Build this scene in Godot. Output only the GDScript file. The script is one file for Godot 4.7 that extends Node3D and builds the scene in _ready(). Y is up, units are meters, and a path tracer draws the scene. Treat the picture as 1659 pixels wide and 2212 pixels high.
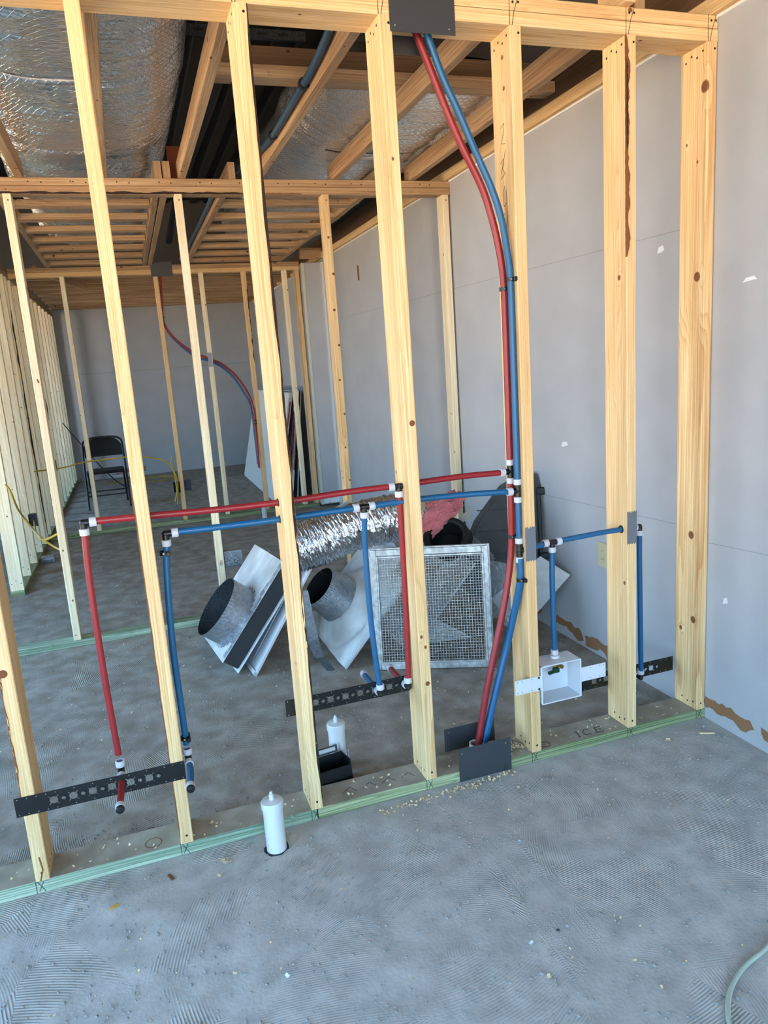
extends Node3D
# A framed-out shop unit: open stud walls, water pipes roughed in, a heap of old air diffusers, daylight from the shop front.
# x runs to the drywall on the east side (x = 0), z towards the shop front, y up; metres.

const T := 0.0381          # thickness of a two-by
const D := 0.124           # depth of the plumbing wall
const H := 2.3796          # underside of the top plates
const TOP := 2.4572        # upper side of the doubled top plates
const Z2 := -2.13          # front of the second stud wall
const Z3 := -5.3           # front of the third stud wall
const ZB := -9.6           # back wall

var rng := RandomNumberGenerator.new()
var used := {}
var M := {}

# ---------------------------------------------------------------- names and tags
func numbered(n: String) -> String:
	var k: int = used.get(n, 0)
	used[n] = k + 1
	return n if k == 0 else "%s_%03d" % [n, k]

func tag(o: Node3D, label: String, category := "", group := "", kind := "") -> Node3D:
	if label: o.set_meta("label", label)
	if category: o.set_meta("category", category)
	if group: o.set_meta("group", group)
	if kind: o.set_meta("kind", kind)
	return o

func thing(called: String, label: String, category: String, at := Vector3.ZERO, group := "") -> Node3D:
	var o := Node3D.new()
	o.name = numbered(called)
	add_child(o)
	o.position = at
	tag(o, label, category, group)
	return o

# a mesh as a part of a thing (world coordinates are turned into the thing's own), or at top level
func put(called: String, mesh: Mesh, mat: Material, parent: Node3D = null, at := Transform3D()) -> MeshInstance3D:
	var o := MeshInstance3D.new()
	o.mesh = mesh
	o.material_override = mat
	o.cast_shadow = GeometryInstance3D.SHADOW_CASTING_SETTING_ON
	if parent == null:
		o.name = numbered(called)
		add_child(o)
		o.transform = at
	else:
		var k := 0
		for c in parent.get_children():
			if String(c.name) == called or String(c.name).begins_with(called + "_0"): k += 1
		o.name = called if k == 0 else "%s_%03d" % [called, k]
		parent.add_child(o, true)
		var w := Transform3D()
		var p: Node = parent
		while p != self:
			w = p.transform * w
			p = p.get_parent()
		o.transform = w.affine_inverse() * at
	return o

# ---------------------------------------------------------------- mesh helpers
func begin() -> SurfaceTool:
	var st := SurfaceTool.new()
	st.begin(Mesh.PRIMITIVE_TRIANGLES)
	return st

func corner(st: SurfaceTool, p: Vector3, n: Vector3, uv: Vector2) -> void:
	st.set_normal(n)
	st.set_uv(uv)
	st.add_vertex(p)

# a, b, c, d counter-clockwise as seen from outside
func quad(st: SurfaceTool, a: Vector3, b: Vector3, c: Vector3, d: Vector3, ua := Vector2(0, 0), ub := Vector2(1, 0), uc := Vector2(1, 1), ud := Vector2(0, 1)) -> void:
	var n := (b - a).cross(c - a)
	if n.length() < 1e-12: n = (c - a).cross(d - a)
	n = n.normalized()
	corner(st, a, n, ua); corner(st, c, n, uc); corner(st, b, n, ub)
	corner(st, a, n, ua); corner(st, d, n, ud); corner(st, c, n, uc)

func tri(st: SurfaceTool, a: Vector3, b: Vector3, c: Vector3) -> void:
	var n := (b - a).cross(c - a).normalized()
	corner(st, a, n, Vector2(a.x, a.y)); corner(st, c, n, Vector2(c.x, c.y)); corner(st, b, n, Vector2(b.x, b.y))

# box with chamfered edges
func add_box(st: SurfaceTool, at: Transform3D, size: Vector3, c := 0.0) -> void:
	var h := size / 2.0
	c = minf(c, minf(h.x, minf(h.y, h.z)) * 0.9)
	for ax in 3:
		var u := (ax + 1) % 3
		var v := (ax + 2) % 3
		for s in [-1.0, 1.0]:
			var q := []
			for k in [[-1, -1], [1, -1], [1, 1], [-1, 1]]:
				var p := Vector3()
				p[ax] = s * h[ax]
				p[u] = k[0] * (h[u] - c)
				p[v] = k[1] * (h[v] - c)
				q.append(p)
			if s < 0: q.reverse()
			var t := []
			for p in q: t.append(Vector2(p[u], p[v]))
			quad(st, at * q[0], at * q[1], at * q[2], at * q[3], t[0], t[1], t[2], t[3])
	if c <= 0.0: return
	for ax in 3:
		var u := (ax + 1) % 3
		var v := (ax + 2) % 3
		for su in [-1.0, 1.0]:
			for sv in [-1.0, 1.0]:
				var a := Vector3(); var b := Vector3()
				a[u] = su * h[u]; a[v] = sv * (h[v] - c)
				b[u] = su * (h[u] - c); b[v] = sv * h[v]
				var a0 := a; var a1 := a; var b0 := b; var b1 := b
				a0[ax] = -(h[ax] - c); a1[ax] = h[ax] - c; b0[ax] = a0[ax]; b1[ax] = a1[ax]
				if su * sv > 0: quad(st, at * a0, at * b0, at * b1, at * a1)
				else: quad(st, at * b0, at * a0, at * a1, at * b1)
	for sx in [-1.0, 1.0]:
		for sy in [-1.0, 1.0]:
			for sz in [-1.0, 1.0]:
				var px := Vector3(sx * h.x, sy * (h.y - c), sz * (h.z - c))
				var py := Vector3(sx * (h.x - c), sy * h.y, sz * (h.z - c))
				var pz := Vector3(sx * (h.x - c), sy * (h.y - c), sz * h.z)
				if sx * sy * sz > 0: tri(st, at * px, at * py, at * pz)
				else: tri(st, at * px, at * pz, at * py)

func box(size: Vector3, c := 0.002) -> ArrayMesh:
	var st := begin()
	add_box(st, Transform3D(), size, c)
	return st.commit()

func span_box(a: Vector3, b: Vector3, c := 0.0) -> ArrayMesh:   # box between two corners, in world coordinates
	var st := begin()
	add_box(st, Transform3D(Basis(), (a + b) / 2.0), (b - a).abs(), c)
	return st.commit()

func smooth_path(pts: Array, per := 6) -> PackedVector3Array:
	var out := PackedVector3Array()
	for i in pts.size() - 1:
		var p0: Vector3 = pts[maxi(i - 1, 0)]
		var p3: Vector3 = pts[mini(i + 2, pts.size() - 1)]
		for k in per:
			out.append((pts[i] as Vector3).cubic_interpolate(pts[i + 1], p0, p3, float(k) / per))
	out.append(pts[-1])
	return out

func add_tube(st: SurfaceTool, path: PackedVector3Array, r: float, seg := 12, caps := true) -> void:
	var n := path.size()
	var rings := []
	var side := Vector3()
	for i in n:
		var t := (path[mini(i + 1, n - 1)] - path[maxi(i - 1, 0)]).normalized()
		if i == 0:
			side = t.cross(Vector3.UP if absf(t.y) < 0.9 else Vector3.RIGHT).normalized()
		else:
			side = (side - t * side.dot(t)).normalized()
		var up := t.cross(side)
		var ring := []
		for k in seg + 1:
			var a := TAU * k / seg
			ring.append(side * cos(a) + up * sin(a))
		rings.append(ring)
	for i in n - 1:
		for k in seg:
			var q := [[i, k], [i, k + 1], [i + 1, k + 1], [i + 1, k]]
			for j in [0, 2, 1, 0, 3, 2]:
				var e: Array = q[j]
				var d: Vector3 = rings[e[0]][e[1]]
				corner(st, path[e[0]] + d * r, d, Vector2(float(e[1]) / seg, e[0] * 0.1))
	if caps:
		for e in [0, n - 1]:
			var t := (path[1] - path[0]).normalized() if e == 0 else (path[n - 1] - path[n - 2]).normalized()
			for k in seg:
				var a: Vector3 = path[e] + rings[e][k] * r
				var b: Vector3 = path[e] + rings[e][k + 1] * r
				if e == 0: tri(st, path[e], b, a)
				else: tri(st, path[e], a, b)

func tube(pts: Array, r: float, per := 6, seg := 12) -> ArrayMesh:
	var st := begin()
	add_tube(st, smooth_path(pts, per) if pts.size() > 2 else PackedVector3Array(pts), r, seg)
	return st.commit()

func rod(a: Vector3, b: Vector3, r: float, seg := 14) -> ArrayMesh:
	return tube([a, b], r, 1, seg)

# profile of (radius, height) turned about y
func add_lathe(st: SurfaceTool, profile: Array, at := Transform3D(), seg := 24) -> void:
	for i in profile.size() - 1:
		var p: Vector2 = profile[i]
		var q: Vector2 = profile[i + 1]
		var nn := Vector2(q.y - p.y, p.x - q.x).normalized()
		for k in seg:
			var a := TAU * k / seg
			var b := TAU * (k + 1) / seg
			var da := Vector3(cos(a), 0, sin(a))
			var db := Vector3(cos(b), 0, sin(b))
			var na := (at.basis * (da * nn.x + Vector3.UP * nn.y)).normalized()
			var nb := (at.basis * (db * nn.x + Vector3.UP * nn.y)).normalized()
			var v := [at * (da * p.x + Vector3.UP * p.y), at * (db * p.x + Vector3.UP * p.y), at * (db * q.x + Vector3.UP * q.y), at * (da * q.x + Vector3.UP * q.y)]
			var u := [Vector2(a, p.y), Vector2(b, p.y), Vector2(b, q.y), Vector2(a, q.y)]
			var w := [na, nb, nb, na]
			for j in [0, 1, 2, 0, 2, 3]: corner(st, v[j], w[j], u[j] * Vector2(0.16, 1))

func lathe(profile: Array, at := Transform3D(), seg := 24) -> ArrayMesh:
	var st := begin()
	add_lathe(st, profile, at, seg)
	return st.commit()

# smooth sheet from f(u, v); outside is d/du x d/dv
func surface(nu: int, nv: int, f: Callable, scale := Vector2(1, 1)) -> ArrayMesh:
	var st := begin()
	var p := []
	for i in nu + 1:
		var row := []
		for j in nv + 1: row.append(f.call(float(i) / nu, float(j) / nv))
		p.append(row)
	for i in nu:
		for j in nv:
			var q := [Vector2i(i, j), Vector2i(i + 1, j), Vector2i(i + 1, j + 1), Vector2i(i, j + 1)]
			for k in [0, 2, 1, 0, 3, 2]:
				st.set_uv(Vector2(float(q[k].x) / nu, float(q[k].y) / nv) * scale)
				st.add_vertex(p[q[k].x][q[k].y])
	st.generate_normals()
	return st.commit()

# flat outline (counter-clockwise in its own x, y) given thickness towards -z
func plate(outline: PackedVector2Array, thick: float, at: Transform3D) -> ArrayMesh:
	var st := begin()
	add_plate(st, outline, thick, at)
	return st.commit()

func add_plate(st: SurfaceTool, outline: PackedVector2Array, thick: float, at: Transform3D) -> void:
	if Geometry2D.is_polygon_clockwise(outline): outline.reverse()
	var ix := Geometry2D.triangulate_polygon(outline)
	var n := outline.size()
	var v3 := func(i: int, z: float) -> Vector3: return at * Vector3(outline[i].x, outline[i].y, z)
	for t in range(0, ix.size(), 3):
		var a := ix[t]; var b := ix[t + 1]; var c := ix[t + 2]
		if (outline[b] - outline[a]).cross(outline[c] - outline[a]) < 0:
			var s := b; b = c; c = s
		tri(st, v3.call(a, 0.0), v3.call(b, 0.0), v3.call(c, 0.0))
		tri(st, v3.call(a, -thick), v3.call(c, -thick), v3.call(b, -thick))
	for i in n:
		var j := (i + 1) % n
		quad(st, v3.call(i, 0.0), v3.call(i, -thick), v3.call(j, -thick), v3.call(j, 0.0))

# a pen or pencil line: a thin ribbon lying on a face with the given normal
func pen(pts: Array, normal: Vector3, w := 0.0016) -> ArrayMesh:
	var st := begin()
	for i in pts.size() - 1:
		var a: Vector3 = pts[i]
		var b: Vector3 = pts[i + 1]
		var y := (b - a).normalized()
		var bas := Basis(y.cross(normal).normalized(), y, normal.normalized())
		add_box(st, Transform3D(bas, (a + b) / 2.0), Vector3(w, (b - a).length() + w * 0.6, 0.0006))
	return st.commit()

# sawn timber from a to b: w across `side`, d across the third axis; uvs in metres of the wood texture (0.32 x 2.56)
func lumber_mesh(length: float, w: float, d: float, shift: Vector2, wave := 0.0, c := 0.0025) -> ArrayMesh:
	var st := begin()
	var hw := w / 2.0
	var hd := d / 2.0
	var ring := [Vector2(-hw, -hd + c), Vector2(-hw, hd - c), Vector2(-hw + c, hd), Vector2(hw - c, hd), Vector2(hw, hd - c), Vector2(hw, -hd + c), Vector2(hw - c, -hd), Vector2(-hw + c, -hd)]
	var us := [-d + c, -c, 0.0, w, w + c, w + d - c, w + d, 2 * w + d, 2 * w + d + c]
	var steps := 1 if wave == 0.0 else 8
	for s in steps:
		var y0 := length * s / steps
		var y1 := length * (s + 1) / steps
		var o0 := Vector3(sin(y0 / length * PI) * wave, 0, sin(y0 / length * TAU) * wave * 0.5)
		var o1 := Vector3(sin(y1 / length * PI) * wave, 0, sin(y1 / length * TAU) * wave * 0.5)
		for k in 8:
			var p: Vector2 = ring[k]
			var q: Vector2 = ring[(k + 1) % 8]
			var u0 := Vector2((us[k] + shift.x) / 0.32, (y0 + shift.y) / 2.56)
			var u1 := Vector2((us[k + 1] + shift.x) / 0.32, (y1 + shift.y) / 2.56)
			quad(st, Vector3(p.x, y0, p.y) + o0, Vector3(q.x, y0, q.y) + o0, Vector3(q.x, y1, q.y) + o1, Vector3(p.x, y1, p.y) + o1, u0, Vector2(u1.x, u0.y), u1, Vector2(u0.x, u1.y))
	for y in [0.0, length]:
		for k in range(1, 7):
			var a := Vector3(ring[0].x, y, ring[0].y)
			var b := Vector3(ring[k].x, y, ring[k].y)
			var e := Vector3(ring[k + 1].x, y, ring[k + 1].y)
			if y == 0.0: tri(st, a, e, b)
			else: tri(st, a, b, e)
	return st.commit()

func lumber(called: String, a: Vector3, b: Vector3, w: float, d: float, side: Vector3, mat: Material, shift := Vector2(-99, 0), wave := 0.0) -> MeshInstance3D:
	if shift.x < -90: shift = Vector2(rng.randf() * 0.32, rng.randf() * 2.56)
	var y := (b - a).normalized()
	var x := (side - y * side.dot(y)).normalized()
	return put(called, lumber_mesh((b - a).length(), w, d, shift, wave), mat, null, Transform3D(Basis(x, y, x.cross(y)), a))

# ---------------------------------------------------------------- textures
func noise_bytes(w: int, h: int, seed_: int, freq: float, octaves := 3, small := Vector2i(0, 0)) -> PackedByteArray:
	var n := FastNoiseLite.new()
	n.seed = seed_
	n.noise_type = FastNoiseLite.TYPE_SIMPLEX_SMOOTH
	n.frequency = freq
	n.fractal_octaves = octaves
	var s := small if small.x > 0 else Vector2i(w, h)
	var im := n.get_seamless_image(s.x, s.y)
	im.convert(Image.FORMAT_L8)
	if s != Vector2i(w, h): im.resize(w, h, Image.INTERPOLATE_CUBIC)
	return im.get_data()

func image_texture(bytes: PackedByteArray, w: int, h: int, format := Image.FORMAT_RGB8) -> ImageTexture:
	return ImageTexture.create_from_image(Image.create_from_data(w, h, false, format, bytes))

# pine: rings warped round knots, fine fibre along the board. knots: [x mm, y mm, radius mm] on the 320 x 2560 mm tile
func wood_texture(seed_: int, light: Color, dark: Color, knots: Array, contrast := 1.0, period := 15.0) -> ImageTexture:
	var w := 320
	var h := 1280
	var warp := noise_bytes(w, h, seed_, 0.012, 2, Vector2i(160, 40))
	var fibre := noise_bytes(w, h, seed_ + 1, 0.11, 3, Vector2i(320, 40))
	var blot := noise_bytes(w, h, seed_ + 2, 0.02, 3, Vector2i(160, 80))
	var kx := PackedFloat32Array(); var ky := PackedFloat32Array(); var kr := PackedFloat32Array()
	var near := []      # knots that reach a row
	for k in knots:
		kx.append(k[0]); ky.append(k[1]); kr.append(k[2])
	for j in h:
		var l := []
		for i in knots.size():
			if absf(j * 2.0 - ky[i]) < kr[i] * 6.0: l.append(i)
		near.append(l)
	var out := PackedByteArray()
	out.resize(w * h * 3)
	var lr := light.r * 255.0; var lg := light.g * 255.0; var lb := light.b * 255.0
	var dr := (dark.r - light.r) * 255.0; var dg := (dark.g - light.g) * 255.0; var db := (dark.b - light.b) * 255.0
	var o := 0
	var at := 0
	for j in h:
		var l: Array = near[j]
		for i in w:
			var r := i + warp[at] * 0.55
			var deep := 0.0
			for k in l:
				var dx := (i - kx[k]) / kr[k]
				var dy := (j * 2.0 - ky[k]) / kr[k]
				var d2 := dx * dx + dy * dy * 0.35
				if d2 < 9.0:
					r += signf(dx) * 14.0 * (1.0 - d2 / 9.0)
				var e2 := dx * dx + dy * dy * 0.8
				if e2 < 1.7:
					deep = maxf(deep, 1.0 - maxf(0.0, e2 - 0.75) / 0.95)
					r = sqrt(e2) * 16.0
			var f := fposmod(r, period) / period
			var t := (f * f * f * 0.34 + (fibre[at] - 128) * 0.0022 + (blot[at] - 128) * 0.0016) * contrast
			var g := 1.0 - deep * 0.45
			out[o] = clampi(int((lr + dr * t) * g), 0, 255)
			out[o + 1] = clampi(int((lg + dg * t) * (g - deep * 0.13)), 0, 255)
			out[o + 2] = clampi(int((lb + db * t) * (g - deep * 0.2)), 0, 255)
			o += 3
			at += 1
	return image_texture(out, w, h)

func random_knots(n: int, seed_: int, big := 9.0) -> Array:
	var r := RandomNumberGenerator.new()
	r.seed = seed_
	var out := []
	for i in n: out.append([r.randf_range(20, 300), r.randf_range(80, 2480), r.randf_range(3.0, big)])
	return out

func mat(color: Color, rough := 0.7, metal := 0.0) -> StandardMaterial3D:
	var m := StandardMaterial3D.new()
	m.albedo_color = color
	m.roughness = rough
	m.metallic = metal
	return m

func wood(tex: Texture2D, tint := Color(1, 1, 1), fibre: Texture2D = null) -> StandardMaterial3D:
	var m := mat(tint, 0.72)
	m.albedo_texture = tex
	m.metallic_specular = 0.35
	if fibre:
		m.heightmap_enabled = true
		m.heightmap_texture = fibre
		m.heightmap_scale = 0.06
	return m

func blotchy(seed_: int, a: Color, b: Color, freq := 0.03, size := 256, octaves := 4, cellular := false) -> ImageTexture:
	var n := FastNoiseLite.new()
	n.seed = seed_
	n.frequency = freq
	n.fractal_octaves = octaves
	if cellular:
		n.noise_type = FastNoiseLite.TYPE_CELLULAR
		n.cellular_return_type = FastNoiseLite.RETURN_CELL_VALUE
		n.fractal_type = FastNoiseLite.FRACTAL_NONE
	var im := n.get_seamless_image(size, size)
	im.convert(Image.FORMAT_L8)
	var src := im.get_data()
	var out := PackedByteArray()
	out.resize(size * size * 3)
	for i in src.size():
		var c := a.lerp(b, src[i] / 255.0)
		out[i * 3] = int(c.r * 255); out[i * 3 + 1] = int(c.g * 255); out[i * 3 + 2] = int(c.b * 255)
	return image_texture(out, size, size)

func noise_texture(seed_: int, freq: float, size := 512, octaves := 4) -> ImageTexture:
	return image_texture(noise_bytes(size, size, seed_, freq, octaves), size, size, Image.FORMAT_L8)

# floor: dried adhesive combed with a notched trowel in sweeping arcs, patch by patch. height map, 2.4 m tile
func trowel_height(size: int) -> ImageTexture:
	var n := FastNoiseLite.new()
	n.seed = 5
	n.noise_type = FastNoiseLite.TYPE_CELLULAR
	n.cellular_return_type = FastNoiseLite.RETURN_CELL_VALUE
	n.cellular_jitter = 1.0
	n.fractal_type = FastNoiseLite.FRACTAL_NONE
	n.frequency = 0.0042
	n.domain_warp_enabled = true
	n.domain_warp_fractal_type = FastNoiseLite.DOMAIN_WARP_FRACTAL_NONE
	n.domain_warp_amplitude = 70.0
	n.domain_warp_frequency = 0.004
	var im := n.get_seamless_image(size, size)
	im.convert(Image.FORMAT_L8)
	var patch := im.get_data()
	var worn := noise_bytes(size, size, 11, 0.006, 4, Vector2i(size / 2, size / 2))
	var grit := noise_bytes(size, size, 12, 0.08, 3)
	var r := RandomNumberGenerator.new()
	r.seed = 21
	var cx := PackedFloat32Array(); var cy := PackedFloat32Array(); var fr := PackedFloat32Array(); var am := PackedFloat32Array()
	for i in 256:
		var a := r.randf() * TAU
		var d := r.randf_range(350, 1300)
		cx.append(size / 2.0 + cos(a) * d); cy.append(size / 2.0 + sin(a) * d)
		fr.append(r.randf_range(0.85, 1.15))
		am.append(1.0 if r.randf() < 0.6 else 0.3)
	var wave := PackedFloat32Array()
	for i in 1024: wave.append(pow(0.5 + 0.5 * sin(TAU * i / 1024.0), 1.6) * 88.0)
	var out := PackedByteArray()
	out.resize(size * size)
	var at := 0
	for j in size:
		for i in size:
			var k := patch[at]
			var dx := i - cx[k]
			var dy := j - cy[k]
			var wr: int = worn[at]
			var h := 80.0 + grit[at] * 0.15
			if wr > 96:
				h += wave[int(sqrt(dx * dx + dy * dy) * fr[k] * 163.0) & 1023] * am[k] * minf(1.0, (wr - 96) * 0.022)
			out[at] = int(h)
			at += 1
	return image_texture(out, size, size, Image.FORMAT_L8)

func foil_height(size: int, lines: bool) -> ImageTexture:
	var a := noise_bytes(size, size, 31, 0.035, 4, Vector2i(size / 8, size))
	var b := noise_bytes(size, size, 32, 0.03, 3)
	var out := PackedByteArray()
	out.resize(size * size)
	for j in size:
		for i in size:
			var k := j * size + i
			var h := a[k] * 0.55 + absf(b[k] - 128.0) * 0.35
			if lines and ((i * 2 + j) % 64 < 4 or (i * 2 - j + size * 8) % 64 < 4): h += 55.0
			out[k] = clampi(int(h), 0, 255)
	return image_texture(out, size, size, Image.FORMAT_L8)

func make_materials() -> void:
	var fibre := image_texture(noise_bytes(320, 640, 77, 0.2, 2, Vector2i(320, 20)), 320, 640, Image.FORMAT_L8)
	var light := Color(0.86, 0.725, 0.53)
	var dark := Color(0.66, 0.45, 0.24)
	M.pine = wood(wood_texture(101, light, dark, random_knots(5, 3, 6.0)), Color(1, 1, 1), fibre)
	M.pine_b = wood(wood_texture(102, Color(0.855, 0.715, 0.52), dark, random_knots(5, 4, 7.0), 0.9, 11.0), Color(1, 1, 1), fibre)
	# the corner stud's broad face: [mm across, mm up]
	var k6 := [[124 - 14 + 3.0, 2210.0, 15.0], [124 - 34.0, 1613.0, 13.0], [124 - 44.0, 688.0, 12.0], [124 - 27.0, 360.0, 11.0], [124 - 93.0, 308.0, 7.0], [124 - 40.0, 1986.0, 4.0], [124 - 92.0, 2052.0, 4.0]]
	M.pine_k = wood(wood_texture(103, Color(0.86, 0.71, 0.51), Color(0.64, 0.42, 0.22), k6, 1.1, 17.0), Color(1, 1, 1), fibre)
	M.spruce = wood(wood_texture(107, Color(0.94, 0.87, 0.73), Color(0.70, 0.52, 0.32), random_knots(12, 16, 6.0), 0.7, 12.0), Color(1, 1, 1), fibre)
	M.old = wood(wood_texture(104, Color(0.69, 0.56, 0.42), Color(0.46, 0.30, 0.18), random_knots(14, 6, 9.0), 1.1, 12.0), Color(1, 1, 1), fibre)
	M.brown = wood(wood_texture(108, Color(0.40, 0.30, 0.215), Color(0.27, 0.18, 0.11), random_knots(10, 26, 8.0), 1.1, 12.0), Color(1, 1, 1), fibre)  # dark brown; on the upper strongback board it stands for shade
	M.treated = wood(wood_texture(105, Color(0.58, 0.60, 0.45), Color(0.27, 0.33, 0.19), random_knots(4, 7, 12.0), 1.8, 9.0), Color(1, 1, 1), fibre)
	M.treated_teal = wood(wood_texture(106, Color(0.60, 0.655, 0.555), Color(0.28, 0.38, 0.29), random_knots(4, 8, 14.0), 1.8, 10.0), Color(1, 1, 1), fibre)
	M.dust = mat(Color(1, 1, 1), 0.95)
	M.dust.albedo_texture = blotchy(55, Color(0.50, 0.455, 0.385), Color(0.66, 0.62, 0.55), 0.02, 256, 5)
	M.dust.uv1_triplanar = true
	M.dust.uv1_scale = Vector3(1.4, 1.4, 1.4)
	M.bark = mat(Color(0.19, 0.11, 0.07), 0.95)
	M.bark.heightmap_enabled = true
	M.bark.heightmap_texture = noise_texture(41, 0.05, 256)
	M.bark.heightmap_scale = 0.4
	M.bark.uv1_triplanar = true
	M.bark.uv1_scale = Vector3(6, 6, 6)
	M.wane = mat(Color(0.45, 0.27, 0.14), 0.9)
	M.ink = mat(Color(0.13, 0.12, 0.12), 0.9)
	M.nail = mat(Color(0.10, 0.085, 0.08), 0.6, 0.3)
	M.hole = mat(Color(0.12, 0.09, 0.06), 0.95)

	M.floor = mat(Color(1, 1, 1), 0.82)
	M.floor.albedo_texture = blotchy(51, Color(0.63, 0.61, 0.58), Color(0.77, 0.75, 0.72), 0.02, 1024, 7)
	M.floor.heightmap_enabled = true
	M.floor.heightmap_texture = trowel_height(2048)
	M.floor.heightmap_scale = 0.42
	M.floor.metallic_specular = 0.4
	M.floor_dusty_warmlit = M.floor.duplicate()
	M.floor_dusty_warmlit.albedo_texture = blotchy(53, Color(0.50, 0.46, 0.405), Color(0.69, 0.66, 0.615), 0.016, 1024, 7)  # browner for dust and for warm light bounced off the wood
	M.drywall = mat(Color(0.70, 0.70, 0.705), 0.75)
	M.drywall.albedo_texture = blotchy(52, Color(0.95, 0.95, 0.95), Color(1, 1, 1), 0.01, 512, 4)
	M.drywall.uv1_triplanar = true
	M.drywall.uv1_scale = Vector3(0.5, 0.5, 0.5)
	M.drywall_white = mat(Color(0.85, 0.85, 0.85), 0.8)
	M.torn = mat(Color(0.56, 0.40, 0.27), 0.95)
	M.scuff = mat(Color(0.9, 0.9, 0.9), 0.9)
	M.joint = mat(Color(0.60, 0.585, 0.58), 0.85)
	M.deck = mat(Color(0.06, 0.06, 0.065), 0.85)
	M.block = mat(Color(0.36, 0.35, 0.34), 0.9)
	M.asphalt = mat(Color(0.66, 0.59, 0.50), 0.95)
	M.frame = mat(Color(0.35, 0.35, 0.36), 0.4, 0.8)

	M.red = mat(Color(0.53, 0.095, 0.12), 0.42)
	M.blue = mat(Color(0.045, 0.325, 0.49), 0.42)
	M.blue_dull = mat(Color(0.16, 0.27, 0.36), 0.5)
	M.ring = mat(Color(0.74, 0.735, 0.76), 0.45)
	M.ring.subsurf_scatter_enabled = true
	M.ring.subsurf_scatter_strength = 0.2
	M.black = mat(Color(0.025, 0.025, 0.028), 0.4)
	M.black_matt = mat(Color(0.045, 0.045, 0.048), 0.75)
	M.plate_gray = mat(Color(0.25, 0.255, 0.27), 0.5, 0.35)
	M.guard = mat(Color(0.47, 0.48, 0.50), 0.45, 0.6)
	M.white = mat(Color(0.79, 0.79, 0.80), 0.45)
	M.pvc = mat(Color(0.80, 0.80, 0.79), 0.35)
	M.brass = mat(Color(0.72, 0.55, 0.30), 0.35, 0.85)
	M.green = mat(Color(0.02, 0.22, 0.10), 0.4)
	M.galv = mat(Color(0.9, 0.9, 0.9), 0.42, 0.75)
	M.galv.albedo_texture = blotchy(61, Color(0.62, 0.64, 0.66), Color(0.80, 0.82, 0.84), 0.09, 256, 1, true)
	M.galv.uv1_triplanar = true
	M.galv.uv1_scale = Vector3(5, 5, 5)
	M.galv_dark = mat(Color(0.9, 0.9, 0.9), 0.5, 0.5)  # darker galvanised; in the wide collar it stands for shade
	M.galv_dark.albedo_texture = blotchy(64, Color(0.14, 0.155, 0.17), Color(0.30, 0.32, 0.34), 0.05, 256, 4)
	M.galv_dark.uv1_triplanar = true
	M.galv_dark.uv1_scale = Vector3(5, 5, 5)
	M.enamel = mat(Color(1, 1, 1), 0.5)
	M.enamel.albedo_texture = blotchy(62, Color(0.60, 0.59, 0.57), Color(0.90, 0.90, 0.89), 0.012, 256, 5)
	M.enamel.uv1_triplanar = true
	M.enamel.uv1_scale = Vector3(1.5, 1.5, 1.5)
	M.edge_gray = mat(Color(0.17, 0.17, 0.18), 0.8)
	M.alu = mat(Color(0.9, 0.9, 0.9), 0.42, 0.55)
	M.alu.albedo_texture = blotchy(65, Color(0.50, 0.49, 0.47), Color(0.90, 0.90, 0.89), 0.03, 256, 5)
	M.alu.uv1_triplanar = true
	M.alu.uv1_scale = Vector3(4, 4, 4)
	M.foil = mat(Color(0.93, 0.93, 0.92), 0.24, 0.95)
	M.foil.heightmap_enabled = true
	M.foil.heightmap_texture = foil_height(512, true)
	M.foil.heightmap_scale = 1.0
	M.foil.metallic_specular = 0.5
	M.flex = mat(Color(0.86, 0.86, 0.87), 0.16, 1.0)
	M.flex.heightmap_enabled = true
	M.flex.heightmap_texture = foil_height(512, false)
	M.flex.heightmap_scale = 0.5
	M.pink = mat(Color(0.84, 0.47, 0.48), 1.0)
	M.pink.heightmap_enabled = true
	M.pink.heightmap_texture = noise_texture(44, 0.09, 256, 4)
	M.pink.heightmap_scale = 1.2
	M.pink.uv1_triplanar = true
	M.pink.uv1_scale = Vector3(5, 5, 5)
	M.pink.rim_enabled = true
	M.pink.rim = 0.4
	M.rubber = mat(Color(0.035, 0.035, 0.037), 0.6)
	M.liner = mat(Color(1, 1, 1), 0.65)
	M.liner.albedo_texture = blotchy(63, Color(0.12, 0.12, 0.122), Color(0.27, 0.265, 0.255), 0.02, 256, 5)
	M.liner.uv1_triplanar = true
	M.liner.uv1_scale = Vector3(1.2, 1.2, 1.2)
	M.film = mat(Color(0.75, 0.77, 0.78, 0.35), 0.3)
	M.film.transparency = BaseMaterial3D.TRANSPARENCY_ALPHA
	M.yellow = mat(Color(0.72, 0.58, 0.09), 0.5)
	M.cord = mat(Color(0.66, 0.69, 0.62), 0.5)
	M.ivory = mat(Color(0.78, 0.73, 0.58), 0.45)
	M.paper = mat(Color(0.72, 0.72, 0.70), 0.8)
	M.gypsum = mat(Color(0.88, 0.87, 0.85), 0.85)
	M.tape = mat(Color(0.55, 0.08, 0.10), 0.6)
	M.shaving = mat(Color(0.87, 0.78, 0.62), 0.85)
	M.crumb = mat(Color(0.56, 0.55, 0.53), 0.95)
	M.stone = mat(Color(0.62, 0.62, 0.62), 0.8)

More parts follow.
